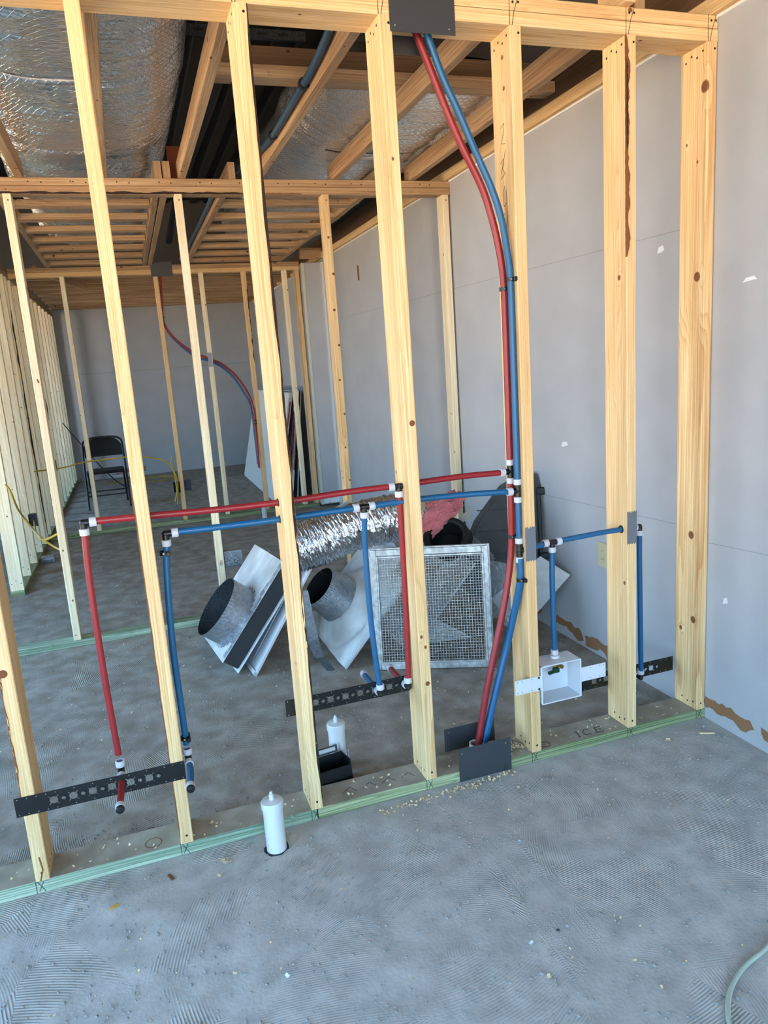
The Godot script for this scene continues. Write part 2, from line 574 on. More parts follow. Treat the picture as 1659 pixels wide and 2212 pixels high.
# ---------------------------------------------------------------- camera, light
func make_view() -> void:
	var cam := Camera3D.new()
	cam.name = "camera"
	add_child(cam)
	cam.transform = Transform3D(Basis.from_euler(Vector3(-0.2017, -0.3182, -0.0705)), Vector3(-1.9542, 1.4412, 2.1284))
	cam.fov = rad_to_deg(2.0 * atan(1106.0 / 1590.65))
	cam.near = 0.02
	cam.current = true
	var env := Environment.new()
	var sky := Sky.new()
	var sm := ProceduralSkyMaterial.new()
	sm.sky_top_color = Color(0.46, 0.70, 0.93)
	sm.sky_horizon_color = Color(0.76, 0.89, 0.97)
	sm.sky_curve = 0.2
	sm.ground_horizon_color = Color(0.75, 0.72, 0.66)
	sm.ground_bottom_color = Color(0.55, 0.52, 0.47)
	sm.sky_energy_multiplier = 1.0
	sm.ground_energy_multiplier = 1.0
	sky.sky_material = sm
	env.background_mode = Environment.BG_SKY
	env.sky = sky
	env.background_energy_multiplier = 3.0
	env.tonemap_mode = Environment.TONE_MAPPER_LINEAR
	env.tonemap_exposure = 5.2
	env.sdfgi_enabled = true
	env.ssao_enabled = true
	env.ssil_enabled = true
	var we := WorldEnvironment.new()
	we.name = "world"
	we.environment = env
	add_child(we)
	var sun := DirectionalLight3D.new()
	sun.name = "sun"
	add_child(sun)
	sun.rotation = Vector3(deg_to_rad(-58), deg_to_rad(115), 0)   # stands behind the building: lights the ground outside only
	sun.light_color = Color(1.0, 0.93, 0.82)
	sun.light_energy = 9.0
	sun.light_angular_distance = 0.5
	sun.shadow_enabled = true
	sun.sky_mode = DirectionalLight3D.SKY_MODE_LIGHT_ONLY

func structure(called: String, mesh: Mesh, m: Material, label := "") -> MeshInstance3D:
	var o := put(called, mesh, m)
	tag(o, label, "", "", "structure")
	return o

# ---------------------------------------------------------------- shell
const XW := -4.8
const ZF := 5.2

func make_shell() -> void:
	# floor slab: top face with uvs in tiles of 2.4 m
	var st := begin()
	var x0 := XW - 0.2; var x1 := 0.15; var z0 := ZB - 0.2; var z1 := ZF + 0.2
	var zm := -0.06
	quad(st, Vector3(x0, 0, z1), Vector3(x1, 0, z1), Vector3(x1, 0, zm), Vector3(x0, 0, zm), Vector2(x0, z1) / 2.4, Vector2(x1, z1) / 2.4, Vector2(x1, zm) / 2.4, Vector2(x0, zm) / 2.4)
	quad(st, Vector3(x0, -0.2, z0), Vector3(x1, -0.2, z0), Vector3(x1, -0.2, z1), Vector3(x0, -0.2, z1))
	for e in [[Vector3(x0, 0, z0), Vector3(x0, 0, z1)], [Vector3(x0, 0, z1), Vector3(x1, 0, z1)], [Vector3(x1, 0, z1), Vector3(x1, 0, z0)], [Vector3(x1, 0, z0), Vector3(x0, 0, z0)]]:
		var dn := Vector3(0, -0.2, 0)
		quad(st, e[0] + dn, e[1] + dn, e[1], e[0])
	var fm := st.commit()
	fm.surface_set_material(0, M.floor)
	# behind the near plate: brown dust, with the warmer inside light coloured in
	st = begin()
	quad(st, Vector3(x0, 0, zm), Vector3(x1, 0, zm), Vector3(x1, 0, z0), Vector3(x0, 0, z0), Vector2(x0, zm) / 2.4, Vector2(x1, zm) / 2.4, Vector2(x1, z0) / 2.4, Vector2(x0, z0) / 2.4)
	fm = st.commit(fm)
	fm.surface_set_material(1, M.floor_dusty_warmlit)
	structure("floor", fm, null, "grey concrete floor combed with ridges of old adhesive")
	var wr := structure("wall_right", span_box(Vector3(0, -0.1, z0), Vector3(0.15, TOP, z1)), M.drywall, "grey primed drywall running along the right side")
	# the drywall runs down past the slab with no base strip
	structure("wall_back", span_box(Vector3(x0, -0.1, z0), Vector3(0, 2.5, ZB)), M.drywall, "grey drywall at the far end behind the studs")
	structure("wall_back_upper", span_box(Vector3(x0, 2.5, z0), Vector3(0.15, 3.95, ZB)), M.block)
	structure("wall_right_upper", span_box(Vector3(0.03, TOP, z0), Vector3(0.15, 3.95, z1)), M.block)
	# west wall: two tall openings between piers
	structure("wall_left_sill", span_box(Vector3(XW - 0.2, -0.1, z0), Vector3(XW, 0.12, z1)), M.block)
	structure("wall_left_header", span_box(Vector3(XW - 0.2, 2.75, z0), Vector3(XW, 3.95, z1)), M.block)
	structure("wall_left_back", span_box(Vector3(XW - 0.2, 0.12, z0), Vector3(XW, 2.75, -7.6)), M.block)
	structure("wall_left_middle", span_box(Vector3(XW - 0.2, 0.12, -6.4), Vector3(XW, 2.75, -2.5)), M.block)
	structure("added_window_4", window_frame(Vector3(XW - 0.1, 0.12, -7.6), Vector3(XW - 0.1, 2.75, -6.4)), M.frame)  # opening added to bring more light into the back room
	structure("wall_left_pier_1", span_box(Vector3(XW - 0.2, 0.12, -0.6), Vector3(XW, 2.75, 1.2)), M.block)
	structure("wall_left_pier_2", span_box(Vector3(XW - 0.2, 0.12, 3.8), Vector3(XW, 2.75, z1)), M.block)
	structure("window_1", window_frame(Vector3(XW - 0.1, 0.12, -2.5), Vector3(XW - 0.1, 2.75, -0.6)), M.frame)
	structure("window_2", window_frame(Vector3(XW - 0.1, 0.12, 1.2), Vector3(XW - 0.1, 2.75, 3.8)), M.frame)
	# shop front behind the camera
	structure("wall_front_sill", span_box(Vector3(XW, -0.1, ZF), Vector3(0.15, 0.12, z1)), M.block)
	structure("wall_front_header", span_box(Vector3(XW, 2.75, ZF), Vector3(0.15, 3.95, z1)), M.block)
	structure("wall_front_pier_1", span_box(Vector3(XW, 0.12, ZF), Vector3(-4.6, 2.75, z1)), M.block)
	structure("wall_front_pier_2", span_box(Vector3(-0.6, 0.12, ZF), Vector3(0.15, 2.75, z1)), M.block)
	structure("window_3", window_frame(Vector3(-4.6, 0.12, ZF + 0.1), Vector3(-0.6, 2.75, ZF + 0.1)), M.frame)
	# roof deck: ribbed steel, dark
	var rd := begin()
	add_box(rd, Transform3D(Basis(), Vector3((x0 + x1) / 2, 4.0, (z0 + z1) / 2)), Vector3(x1 - x0, 0.1, z1 - z0))
	var x := x0 + 0.1
	while x < x1:
		add_box(rd, Transform3D(Basis(), Vector3(x, 3.925, (z0 + z1) / 2)), Vector3(0.09, 0.05, z1 - z0))
		x += 0.2
	structure("ceiling", rd.commit(), M.deck, "dark ribbed steel roof deck above the framing")
	structure("ground", span_box(Vector3(-60, -0.4, -40), Vector3(20, -0.2, 45)), M.asphalt, "pale paved ground outside the shop front")
	# pilaster boxed out of the right wall where the third stud wall meets it
	var pl := structure("wall_pilaster", span_box(Vector3(-0.205, 0.03, -5.62), Vector3(0, 2.43, -5.2), 0.004), M.drywall, "grey drywall pilaster boxed out of the right wall")
	put("corner_bead", span_box(Vector3(-0.212, 0.03, -5.215), Vector3(-0.185, 2.43, -5.193), 0.002), mat(Color(0.78, 0.77, 0.70), 0.8), pl)
	put("taped_joint", span_box(Vector3(-0.02, 0.03, -5.2), Vector3(-0.0, 2.43, -5.16), 0.0), M.drywall_white, pl)
	put("bare_patch", plate(blob([Vector2(-0.19, 0.04), Vector2(-0.02, 0.04), Vector2(-0.02, 0.15), Vector2(-0.06, 0.16), Vector2(-0.1, 0.13), Vector2(-0.19, 0.14)], 0.012, 3), 0.002, Transform3D(Basis(), Vector3(0, 0, -5.198))), M.scuff, pl)
	# drywall details
	for l in [[Vector3(-0.0002, 1.83, -0.1), Vector3(-0.0002, 1.86, -5.15)], [Vector3(-0.0002, 0.74, -0.15), Vector3(-0.0002, 0.70, -1.5)], [Vector3(-0.0002, 0.72, 0.35), Vector3(-0.0002, 0.70, 0.0)]]:
		put("board_joint", pen([l[0], l[1]], Vector3(-1, 0, 0), 0.003), M.joint, wr)
	var bx := Basis(Vector3(0, 0, 1), Vector3(0, 1, 0), Vector3(-1, 0, 0))     # x -> z, outwards -x
	for b in [
			[Vector2(-1.10, 0.05), Vector2(-1.05, 0.092), Vector2(-0.95, 0.085), Vector2(-0.838, 0.07), Vector2(-0.815, 0.03), Vector2(-0.86, 0.012), Vector2(-0.95, 0.045)],
			[Vector2(-0.806, 0.06), Vector2(-0.72, 0.075), Vector2(-0.624, 0.072), Vector2(-0.52, 0.07), Vector2(-0.50, 0.02), Vector2(-0.625, 0.004), Vector2(-0.66, 0.03), Vector2(-0.80, 0.014)],
			[Vector2(0.002, 0.088), Vector2(0.05, 0.09), Vector2(0.087, 0.095), Vector2(0.15, 0.085), Vector2(0.22, 0.088), Vector2(0.24, 0.06), Vector2(0.22, 0.05), Vector2(0.18, 0.03), Vector2(0.12, 0.05), Vector2(0.005, 0.042)],
			[Vector2(0.27, 0.085), Vector2(0.42, 0.08), Vector2(0.40, 0.03), Vector2(0.33, 0.05), Vector2(0.285, 0.045)],
			[Vector2(-1.9, 0.05), Vector2(-1.5, 0.08), Vector2(-1.2, 0.07), Vector2(-1.25, 0.02), Vector2(-1.8, 0.02)]]:
		put("torn_paper", plate(blob(b, 0.013, b.size()), 0.001, Transform3D(bx, Vector3(-0.0012, 0, 0))), M.torn, wr)
	for s in [[1.62, 0.16, 0.03, 0.008], [1.78, -0.27, 0.02, 0.012], [0.9, -1.4, 0.012, 0.03], [0.86, -1.45, 0.012, 0.02], [1.66, -2.28, 0.02, 0.012], [0.5, 0.09, 0.012, 0.014], [1.0, -3.1, 0.02, 0.02], [0.95, -3.4, 0.014, 0.02], [0.99, -0.95, 0.03, 0.012]]:
		var c := Vector2(s[1], s[0])
		put("scuff_mark", plate(blob([c + Vector2(-s[2], -s[3]), c + Vector2(s[2], -s[3] * 0.4), c + Vector2(s[2] * 0.6, s[3]), c + Vector2(-s[2] * 0.5, s[3] * 0.7)], 0.006, int(s[0] * 100)), 0.0008, Transform3D(bx, Vector3(-0.001, 0, 0))), M.scuff, wr)
	var wb := get_node("wall_back") as MeshInstance3D
	for b in [[Vector2(-1.75, 0.06), Vector2(-1.4, 0.14), Vector2(-1.0, 0.15), Vector2(-0.9, 0.08), Vector2(-1.2, 0.07)], [Vector2(-2.35, 0.05), Vector2(-2.1, 0.12), Vector2(-1.85, 0.13), Vector2(-1.85, 0.06)], [Vector2(-2.7, 0.03), Vector2(-2.55, 0.09), Vector2(-2.45, 0.03)]]:
		put("torn_paper", plate(blob(b, 0.015, b.size() + 1), 0.001, Transform3D(Basis(), Vector3(0, 0, ZB + 0.0015))), M.torn, wb)
	put("board_joint", pen([Vector3(-2.8, 1.55, ZB + 0.0005), Vector3(0, 1.57, ZB + 0.0005)], Vector3(0, 0, 1), 0.006), M.joint, wb)
	put("cover_slot", span_box(Vector3(-0.002, 2.12, -4.06), Vector3(0.0, 2.24, -4.02)), M.wane, wr)

func window_frame(a: Vector3, b: Vector3) -> ArrayMesh:
	var st := begin()
	var along := Vector3(b.x - a.x, 0, b.z - a.z)
	var n := maxi(1, roundi(along.length() / 1.1))
	var dir := along.normalized()
	var bas := Basis(dir, Vector3.UP, dir.cross(Vector3.UP))
	var hgt := b.y - a.y
	for i in n + 1:
		add_box(st, Transform3D(bas, a + dir * (along.length() * i / n) + Vector3(0, hgt / 2, 0)), Vector3(0.05, hgt, 0.1), 0.004)
	for y in [0.025, hgt - 0.025]:
		add_box(st, Transform3D(bas, a + along / 2 + Vector3(0, y, 0)), Vector3(along.length(), 0.05, 0.1), 0.004)
	return st.commit()

func blob(pts: Array, rough: float, seed_: int) -> PackedVector2Array:
	var r := RandomNumberGenerator.new()
	r.seed = seed_
	var out := PackedVector2Array()
	for i in pts.size():
		var a: Vector2 = pts[i]
		var b: Vector2 = pts[(i + 1) % pts.size()]
		out.append(a)
		var n := clampi(int(a.distance_to(b) / 0.018), 1, 9)
		for k in range(1, n):
			var p := a.lerp(b, float(k) / n)
			out.append(p + (b - a).orthogonal().normalized() * r.randf_range(-rough, rough) * 0.7)
	return out

# ---------------------------------------------------------------- framing
func nails(parent: Node3D, spots: Array, normal: Vector3) -> void:
	var st := begin()
	for p in spots:
		var bas := Basis(Quaternion(Vector3.UP, normal))
		add_lathe(st, [Vector2(0.0038, -0.004), Vector2(0.0038, 0.0004), Vector2(0.0, 0.0006)], Transform3D(bas, p), 8)
	tag(put("nail_heads", st.commit(), M.nail, parent), "", "", "", "stuff")

func ink(parent: Node3D, lines: Array, normal: Vector3, w := 0.0016) -> void:
	for l in lines: put("pencil_mark", pen(l, normal, w), M.ink, parent)

# dark strip where the sawn edge runs out to bark, along the edge between the faces facing `na` and `nb`
func bark_strip(parent: Node3D, called: String, a: Vector3, b: Vector3, na: Vector3, nb: Vector3, width: float, m: Material, seed_: int) -> void:
	var n := FastNoiseLite.new()
	n.seed = seed_
	n.frequency = 3.0
	var steps := 70
	var f := func(u: float, v: float) -> Vector3:
		var p := a.lerp(b, v)
		var w := width * (0.75 + 0.9 * n.get_noise_2d(v * 3.0, 0)) * minf(1.0, minf(v, 1.0 - v) * 14.0 + 0.12)
		var lift := 0.0012 + 0.0015 * n.get_noise_2d(v * 20.0, u * 9.0)
		var e := p + na * lift - nb * w
		var g := p + nb * lift - na * width * 0.35
		var mid := p + (na + nb) * lift * 0.3
		return e.lerp(mid, u * 2.0) if u < 0.5 else mid.lerp(g, u * 2.0 - 1.0)
	put(called, surface(4, steps, f), m, parent)

func make_near_wall() -> void:
	# bottom plates: two pieces that butt under the third stud from the left
	var g := "plates of the near plumbing wall"
	var pa := lumber("bottom_plate", Vector3(-3.9, T / 2, -D / 2), Vector3(-1.553, T / 2, -D / 2), T, D, Vector3.UP, M.treated_teal, Vector2(0.02, 0.3))
	tag(pa, "green pressure-treated bottom plate on the near floor, left of the butt joint", "plate", g)
	var pb := lumber("bottom_plate", Vector3(-1.549, T / 2, -D / 2), Vector3(-0.002, T / 2, -D / 2), T, D, Vector3.UP, M.treated, Vector2(0.1, 0.9))
	tag(pb, "olive green treated bottom plate marked ICE, running to the right drywall", "plate", g)
	var t1 := lumber("top_plate", Vector3(-3.9, H + T / 2, -D / 2), Vector3(-0.002, H + T / 2, -D / 2), T, D, Vector3.UP, M.pine, Vector2(0.05, 0.2))
	tag(t1, "lower of the doubled pine top plates above the near studs", "plate", g)
	var t2 := lumber("top_plate", Vector3(-3.9, H + 1.5 * T + 0.0015, -D / 2), Vector3(-0.004, H + 1.5 * T + 0.0015, -D / 2), T, D, Vector3.UP, M.pine_b, Vector2(0.2, 1.1))
	tag(t2, "upper of the doubled pine top plates above the near studs", "plate", g)
	var xs := [-2.3894, -1.981, -1.5697, -1.1676, -0.7606, -0.3554, -0.0406]
	var mats := [M.pine_b, M.pine, M.pine, M.pine, M.pine_b, M.pine_b, M.pine_k]
	var shifts := [Vector2(0.1, 0.4), Vector2(0.04, 0.1), Vector2(0.19, 1.3), Vector2(0.27, 0.75), Vector2(0.14, 1.55), Vector2(0.29, 0.2), Vector2(0.124, 0.0)]
	var labels := [
		"crooked near stud at the left edge, behind the black bracket's left end",
		"near stud carrying the right end of the leftmost black pipe bracket",
		"near pine stud with a dark bark edge all the way up",
		"near stud with the red tee against its left face, knot at mid height",
		"near plumbing-wall stud with red and blue riser pipes clipped to its side",
		"near stud with a bored hole for the blue branch and brown bark at its top",
		"broad knotty corner stud standing against the right drywall"]
	for i in 7:
		var x: float = xs[i]
		var s := lumber("wall_stud", Vector3(x + T / 2, T, -D / 2), Vector3(x + T / 2, H, -D / 2), T, D, Vector3.RIGHT, mats[i], shifts[i], 0.0 if i > 3 else 0.0015)
		tag(s, labels[i], "stud", "studs of the near plumbing wall")
		var left := Vector3(-1, 0, 0)
		var sp := []
		for k in 4: sp.append(Vector3(x, H - 0.02 - 0.012 * (k % 2), -0.022 - 0.026 * k))
		if x > -1.9: 
			for k in 3: sp.append(Vector3(x, T + 0.028 - 0.008 * (k % 2), -0.02 - 0.03 * k))
			nails(s, sp, left)
		else:
			var rp := []
			for k in 3: rp.append(Vector3(x + T, T + 0.028, -0.02 - 0.03 * k))
			nails(s, rp, Vector3(1, 0, 0))
		nails(s, [Vector3(x + 0.02, T + 0.025, 0.0), Vector3(x + 0.028, H - 0.02, 0.0)], Vector3(0, 0, 1))
		# carpenter's lines on the plates' front edges
		var owner: MeshInstance3D = pa if x < -1.56 else pb
		ink(owner, [[Vector3(x - 0.001, 0.001, 0.0004), Vector3(x - 0.001, T, 0.0004)], [Vector3(x + 0.004, T, 0.0004), Vector3(x + 0.022, 0.004, 0.0004)], [Vector3(x + 0.006, 0.006, 0.0004), Vector3(x + 0.02, 0.034, 0.0004)]], Vector3(0, 0, 1))
		ink(t2, [[Vector3(x, H + T, 0.0004), Vector3(x, H + 2 * T, 0.0004)], [Vector3(x + 0.03, H + 2 * T, 0.0004), Vector3(x + 0.016, H + T, 0.0004)]], Vector3(0, 0, 1))
		ink(t1, [[Vector3(x, H, 0.0004), Vector3(x, H + T, 0.0004)], [Vector3(x + 0.016, H + T, 0.0004), Vector3(x + 0.008, H, 0.0004)]], Vector3(0, 0, 1))
		nails(t2, [Vector3(x + 0.012, H + 1.6 * T, 0), Vector3(x + 0.03, H + 1.62 * T, 0)], Vector3(0, 0, 1))
		if i == 2:
			bark_strip(s, "bark_edge", Vector3(x + T, T + 0.03, 0), Vector3(x + T, H, 0), Vector3(0, 0, 1), Vector3(1, 0, 0), 0.0075, M.bark, 5)
		if i == 0:
			bark_strip(s, "bark_edge", Vector3(x + 0.002, T + 0.25, 0), Vector3(x + 0.002, 1.0, 0), Vector3(0, 0, 1), Vector3(-1, 0, 0), 0.006, M.wane, 8)
			put("edge_knot", lathe([Vector2(0.0, 0.003), Vector2(0.010, 0.002), Vector2(0.016, -0.002)], Transform3D(Basis(Vector3.RIGHT, PI / 2), Vector3(x + 0.014, 0.68, 0.0)), 14), M.wane, s)
			put("split_end", pen([Vector3(x + 0.014, T + 0.002, 0.0006), Vector3(x + 0.024, T + 0.035, 0.0006), Vector3(x + 0.02, T + 0.075, 0.0006)], Vector3(0, 0, 1), 0.004), M.wane, s)
		if i == 1:
			bark_strip(s, "bark_edge", Vector3(x, 0.06, 0), Vector3(x, 1.15, 0), Vector3(0, 0, 1), Vector3(-1, 0, 0), 0.003, M.wane, 9)
		if i == 5:
			bark_strip(s, "bark_edge", Vector3(x, 1.72, 0), Vector3(x, H, 0), Vector3(0, 0, 1), Vector3(-1, 0, 0), 0.013, M.wane, 6)
			bark_strip(s, "bark_edge", Vector3(x + 0.001, 2.05, 0.0006), Vector3(x + 0.001, 2.31, 0.0006), Vector3(0, 0, 1), Vector3(-1, 0, 0), 0.007, M.bark, 7)
		if i == 3:
			for kn in [Vector3(x + 0.026, 1.248, 0), Vector3(x + 0.024, 0.387, 0)]:
				put("edge_knot", lathe([Vector2(0.0, 0.0012), Vector2(0.007, 0.001), Vector2(0.0115, -0.001)], Transform3D(Basis(Vector3.RIGHT, PI / 2), kn), 14), M.wane, s)
		if i == 4:   # scribbled figures on the broad side
			var q := func(u: float, v: float) -> Vector3: return Vector3(x - 0.0004, v, u)
			ink(s, [[q.call(-0.075, 2.12), q.call(-0.055, 2.13), q.call(-0.058, 2.105), q.call(-0.074, 2.075), q.call(-0.05, 2.07)],
				[q.call(-0.05, 2.05), q.call(-0.08, 1.99)],
				[q.call(-0.085, 2.02), q.call(-0.06, 2.03), q.call(-0.07, 2.0), q.call(-0.055, 1.985), q.call(-0.085, 1.975)],
				[q.call(-0.06, 1.95), q.call(-0.075, 1.93), q.call(-0.07, 1.89), q.call(-0.05, 1.9), q.call(-0.055, 1.94)],
				[q.call(-0.07, 1.87), q.call(-0.085, 1.83), q.call(-0.06, 1.82), q.call(-0.05, 1.86)]], left, 0.0013)
	for q in [[pa, -3.9, -1.554], [pb, -1.548, -0.004]]:
		put("dust_layer", span_box(Vector3(q[1], T - 0.0005, -D + 0.002), Vector3(q[2], T + 0.0003, -0.003)), M.dust, q[0])
	# the word on the plate, written by hand
	var w := func(u: float, v: float) -> Vector3: return Vector3(-0.556 + u, T + 0.0004, -0.022 - v)
	for l in [[w.call(0.0, 0.0), w.call(0.012, 0.0)], [w.call(0.006, 0.0), w.call(0.014, 0.035)], [w.call(0.006, 0.036), w.call(0.022, 0.036)],
			[w.call(0.065, 0.034), w.call(0.045, 0.036), w.call(0.034, 0.022), w.call(0.034, 0.006), w.call(0.056, 0.0)],
			[w.call(0.08, 0.0), w.call(0.092, 0.036), w.call(0.122, 0.034)], [w.call(0.085, 0.017), w.call(0.108, 0.018)], [w.call(0.08, 0.0), w.call(0.11, 0.0)]]:
		put("handwriting", pen(l, Vector3.UP, 0.003), M.ink, pb)
	for k in 5:
		var sx := -1.45 + 0.07 * k
		ink(pb, [[Vector3(sx, T + 0.0004, -0.05), Vector3(sx + 0.03, T + 0.0004, -0.075), Vector3(sx + 0.045, T + 0.0004, -0.045)]], Vector3.UP)
	put("knot_ring", lathe([Vector2(0.022, 0.0), Vector2(0.024, 0.0012), Vector2(0.027, 0.0)], Transform3D(Basis(), Vector3(-2.06, T, -0.045)), 20), M.wane, pa)
	var circ := []
	for k in 13: circ.append(Vector3(-0.69 + 0.018 * cos(TAU * k / 12.0), T + 0.0004, -0.03 + 0.018 * sin(TAU * k / 12.0)))
	ink(pb, [circ], Vector3.UP, 0.002)

func make_far_walls() -> void:
	var d := 0.089
	# second wall
	var g := "plates of the second stud wall"
	tag(lumber("bottom_plate", Vector3(-3.9, T / 2, Z2 - d / 2), Vector3(-0.002, T / 2, Z2 - d / 2), T, d, Vector3.UP, M.treated_teal, Vector2(0.05, 1.2)), "teal green treated bottom plate on the floor behind the diffuser heap", "plate", g)
	var a := lumber("top_plate", Vector3(-3.9, H + T / 2, Z2 - d / 2), Vector3(-0.002, H + T / 2, Z2 - d / 2), T, d, Vector3.UP, M.old, Vector2(0.1, 0.3))
	tag(a, "lower top plate of the second wall, streaked with brown bark", "plate", g)
	bark_strip(a, "bark_edge", Vector3(-2.6, H + 0.001, Z2), Vector3(-1.2, H + 0.001, Z2), Vector3(0, 0, 1), Vector3(0, -1, 0), 0.012, M.bark, 12)
	bark_strip(a, "bark_edge", Vector3(-1.25, H + 0.002, Z2), Vector3(-0.9, H + 0.002, Z2), Vector3(0, 0, 1), Vector3(0, -1, 0), 0.004, M.wane, 13)
	var b := lumber("top_plate", Vector3(-3.9, H + 1.5 * T + 0.001, Z2 - d / 2), Vector3(-0.004, H + 1.5 * T + 0.001, Z2 - d / 2), T, d, Vector3.UP, M.old, Vector2(0.2, 1.7))
	tag(b, "upper top plate of the second wall with ceiling joists resting on it", "plate", g)
	var nl := []
	for k in 12:
		nl.append(Vector3(-2.5 + k * 0.21, H + 1.5 * T, Z2))
		nl.append(Vector3(-2.44 + k * 0.21, H + 1.4 * T, Z2))
	nails(b, nl, Vector3(0, 0, 1))
	var xs := [-2.415, -2.003, -1.59, -0.785, -0.05]
	var words := ["second-wall stud at the far left in front of the bright partition studs", "second-wall stud mostly hidden behind the near stud left of the blue elbow", "second-wall stud with the square steel box on its right side", "second-wall stud in the middle with a row of dark knots", "second-wall end stud standing against the right drywall"]
	for i in 5:
		var x: float = xs[i]
		var o := lumber("wall_stud", Vector3(x + T / 2 - 0.003, T, Z2 - d / 2), Vector3(x + T / 2, H, Z2 - d / 2), T, d, Vector3.RIGHT, M.pine if i % 2 else M.spruce, Vector2(-99, 0), 0.002)
		tag(o, words[i], "stud", "studs of the second wall")
		nails(o, [Vector3(x + 0.01, T + 0.03, Z2), Vector3(x + 0.022, H - 0.03, Z2)], Vector3(0, 0, 1))
		if i == 2:
			ink(o, [[Vector3(x + 0.008, 0.355, Z2 + 0.0005), Vector3(x + 0.03, 0.36, Z2 + 0.0005)], [Vector3(x + 0.008, 0.345, Z2 + 0.0005), Vector3(x + 0.03, 0.35, Z2 + 0.0005)], [Vector3(x + 0.014, 0.335, Z2 + 0.0005), Vector3(x + 0.016, 0.372, Z2 + 0.0005)], [Vector3(x + 0.022, 0.335, Z2 + 0.0005), Vector3(x + 0.024, 0.372, Z2 + 0.0005)]], Vector3(0, 0, 1), 0.002)
		if i == 3:
			for k in 8:
				put("edge_knot", lathe([Vector2(0.0, 0.0012), Vector2(0.005, 0.001), Vector2(0.008, -0.001)], Transform3D(Basis(Vector3.RIGHT, PI / 2), Vector3(x + 0.03 - 0.012 * (k % 2), 0.75 + 0.2 * k, Z2)), 10), M.wane, o)
	# third wall
	g = "plates of the third stud wall"
	tag(lumber("bottom_plate", Vector3(-2.82, T / 2, Z3 - d / 2), Vector3(-0.21, T / 2, Z3 - d / 2), T, d, Vector3.UP, M.treated, Vector2(0.15, 0.2)), "far green treated bottom plate in front of the folding chair", "plate", g)
	tag(lumber("top_plate", Vector3(-2.82, H + T / 2, Z3 - d / 2), Vector3(-0.205, H + T / 2, Z3 - d / 2), T, d, Vector3.UP, M.pine_b), "lower of the far top plates meeting the drywall pilaster", "plate", g)
	tag(lumber("top_plate", Vector3(-2.82, H + 1.5 * T + 0.001, Z3 - d / 2), Vector3(-0.205, H + 1.5 * T + 0.001, Z3 - d / 2), T, d, Vector3.UP, M.old), "upper of the far top plates meeting the drywall pilaster", "plate", g)
	var x3 := [-2.405, -1.595, -1.18, -0.775, -0.375, -0.252]
	var w3 := ["far stud in front of the folding chair's left leg", "far stud below the grey metal plate, carrying the electrical boxes", "far stud with a small steel guard plate at half height", "far stud with the red tube hanging down beside it", "far stud in front of the stacked drywall sheets, second from the pilaster", "far end stud standing against the drywall pilaster"]
	for i in 6:
		var x: float = x3[i]
		var o := lumber("wall_stud", Vector3(x + T / 2, T, Z3 - d / 2), Vector3(x + T / 2, H, Z3 - d / 2), T, d, Vector3.RIGHT, M.pine_b if i % 2 else M.spruce, Vector2(-99, 0), 0.003)
		tag(o, w3[i], "stud", "studs of the third wall")
		if i == 3: bark_strip(o, "bark_edge", Vector3(x + T, 1.5, Z3), Vector3(x + T, 2.25, Z3), Vector3(0, 0, 1), Vector3(1, 0, 0), 0.008, M.bark, 31)
	# partition running away along the left side
	g = "plates of the left partition"
	tag(lumber("bottom_plate", Vector3(-2.87, T / 2, -3.44), Vector3(-2.87, T / 2, ZB + 0.01), T, d, Vector3.UP, M.treated, Vector2(0.1, 0.1)), "grey-green bottom plate running back under the left partition, its sawn end showing", "plate", g)
	tag(lumber("top_plate", Vector3(-2.87, H + T / 2, -2.3), Vector3(-2.87, H + T / 2, ZB + 0.01), T, d, Vector3.UP, M.old), "lower top plate running back along the left partition", "plate", g)
	tag(lumber("top_plate", Vector3(-2.87, H + 1.5 * T + 0.001, -2.3), Vector3(-2.87, H + 1.5 * T + 0.001, ZB + 0.01), T, d, Vector3.UP, M.old), "upper top plate running back along the left partition", "plate", g)
	var zs := [-3.465, -3.88, -4.29, -4.70, -5.03, -5.2, -5.47, -5.9, -6.31, -6.72, -7.13, -7.54, -7.95, -8.36, -8.77, -9.18, -9.5]
	var wz := ["free end stud of the left partition, nearest to the near wall", "left partition stud just behind its free end stud", "left partition stud with the small grey switch box", "fourth left partition stud behind the switch box", "left partition stud in front of the dark gap", "left partition stud behind the dark gap, bark on its edge", "left partition stud where the third wall meets it"]
	for i in zs.size():
		var z: float = zs[i]
		var o := lumber("wall_stud", Vector3(-2.87, T, z), Vector3(-2.87, H, z), d, T, Vector3.RIGHT, M.spruce)
		if i < 7: tag(o, wz[i], "stud", "near studs of the left partition")
		else: tag(o, "%s pale stud along the left partition, counting back from the third wall" % ["first", "second", "third", "fourth", "fifth", "sixth", "seventh", "eighth", "ninth", "tenth"][i - 7], "stud", "far studs of the left partition")
		if i < 4:
			var sp := []
			for k in 3: sp.append(Vector3(-2.9 + 0.03 * k, T + 0.05 + 0.02 * (k % 2), z + T / 2))
			nails(o, sp, Vector3(0, 0, 1))
		if i == 5: bark_strip(o, "bark_edge", Vector3(-2.87 + d / 2, 0.1, z + T / 2), Vector3(-2.87 + d / 2, 2.1, z + T / 2), Vector3(0, 0, 1), Vector3(1, 0, 0), 0.01, M.bark, 33)

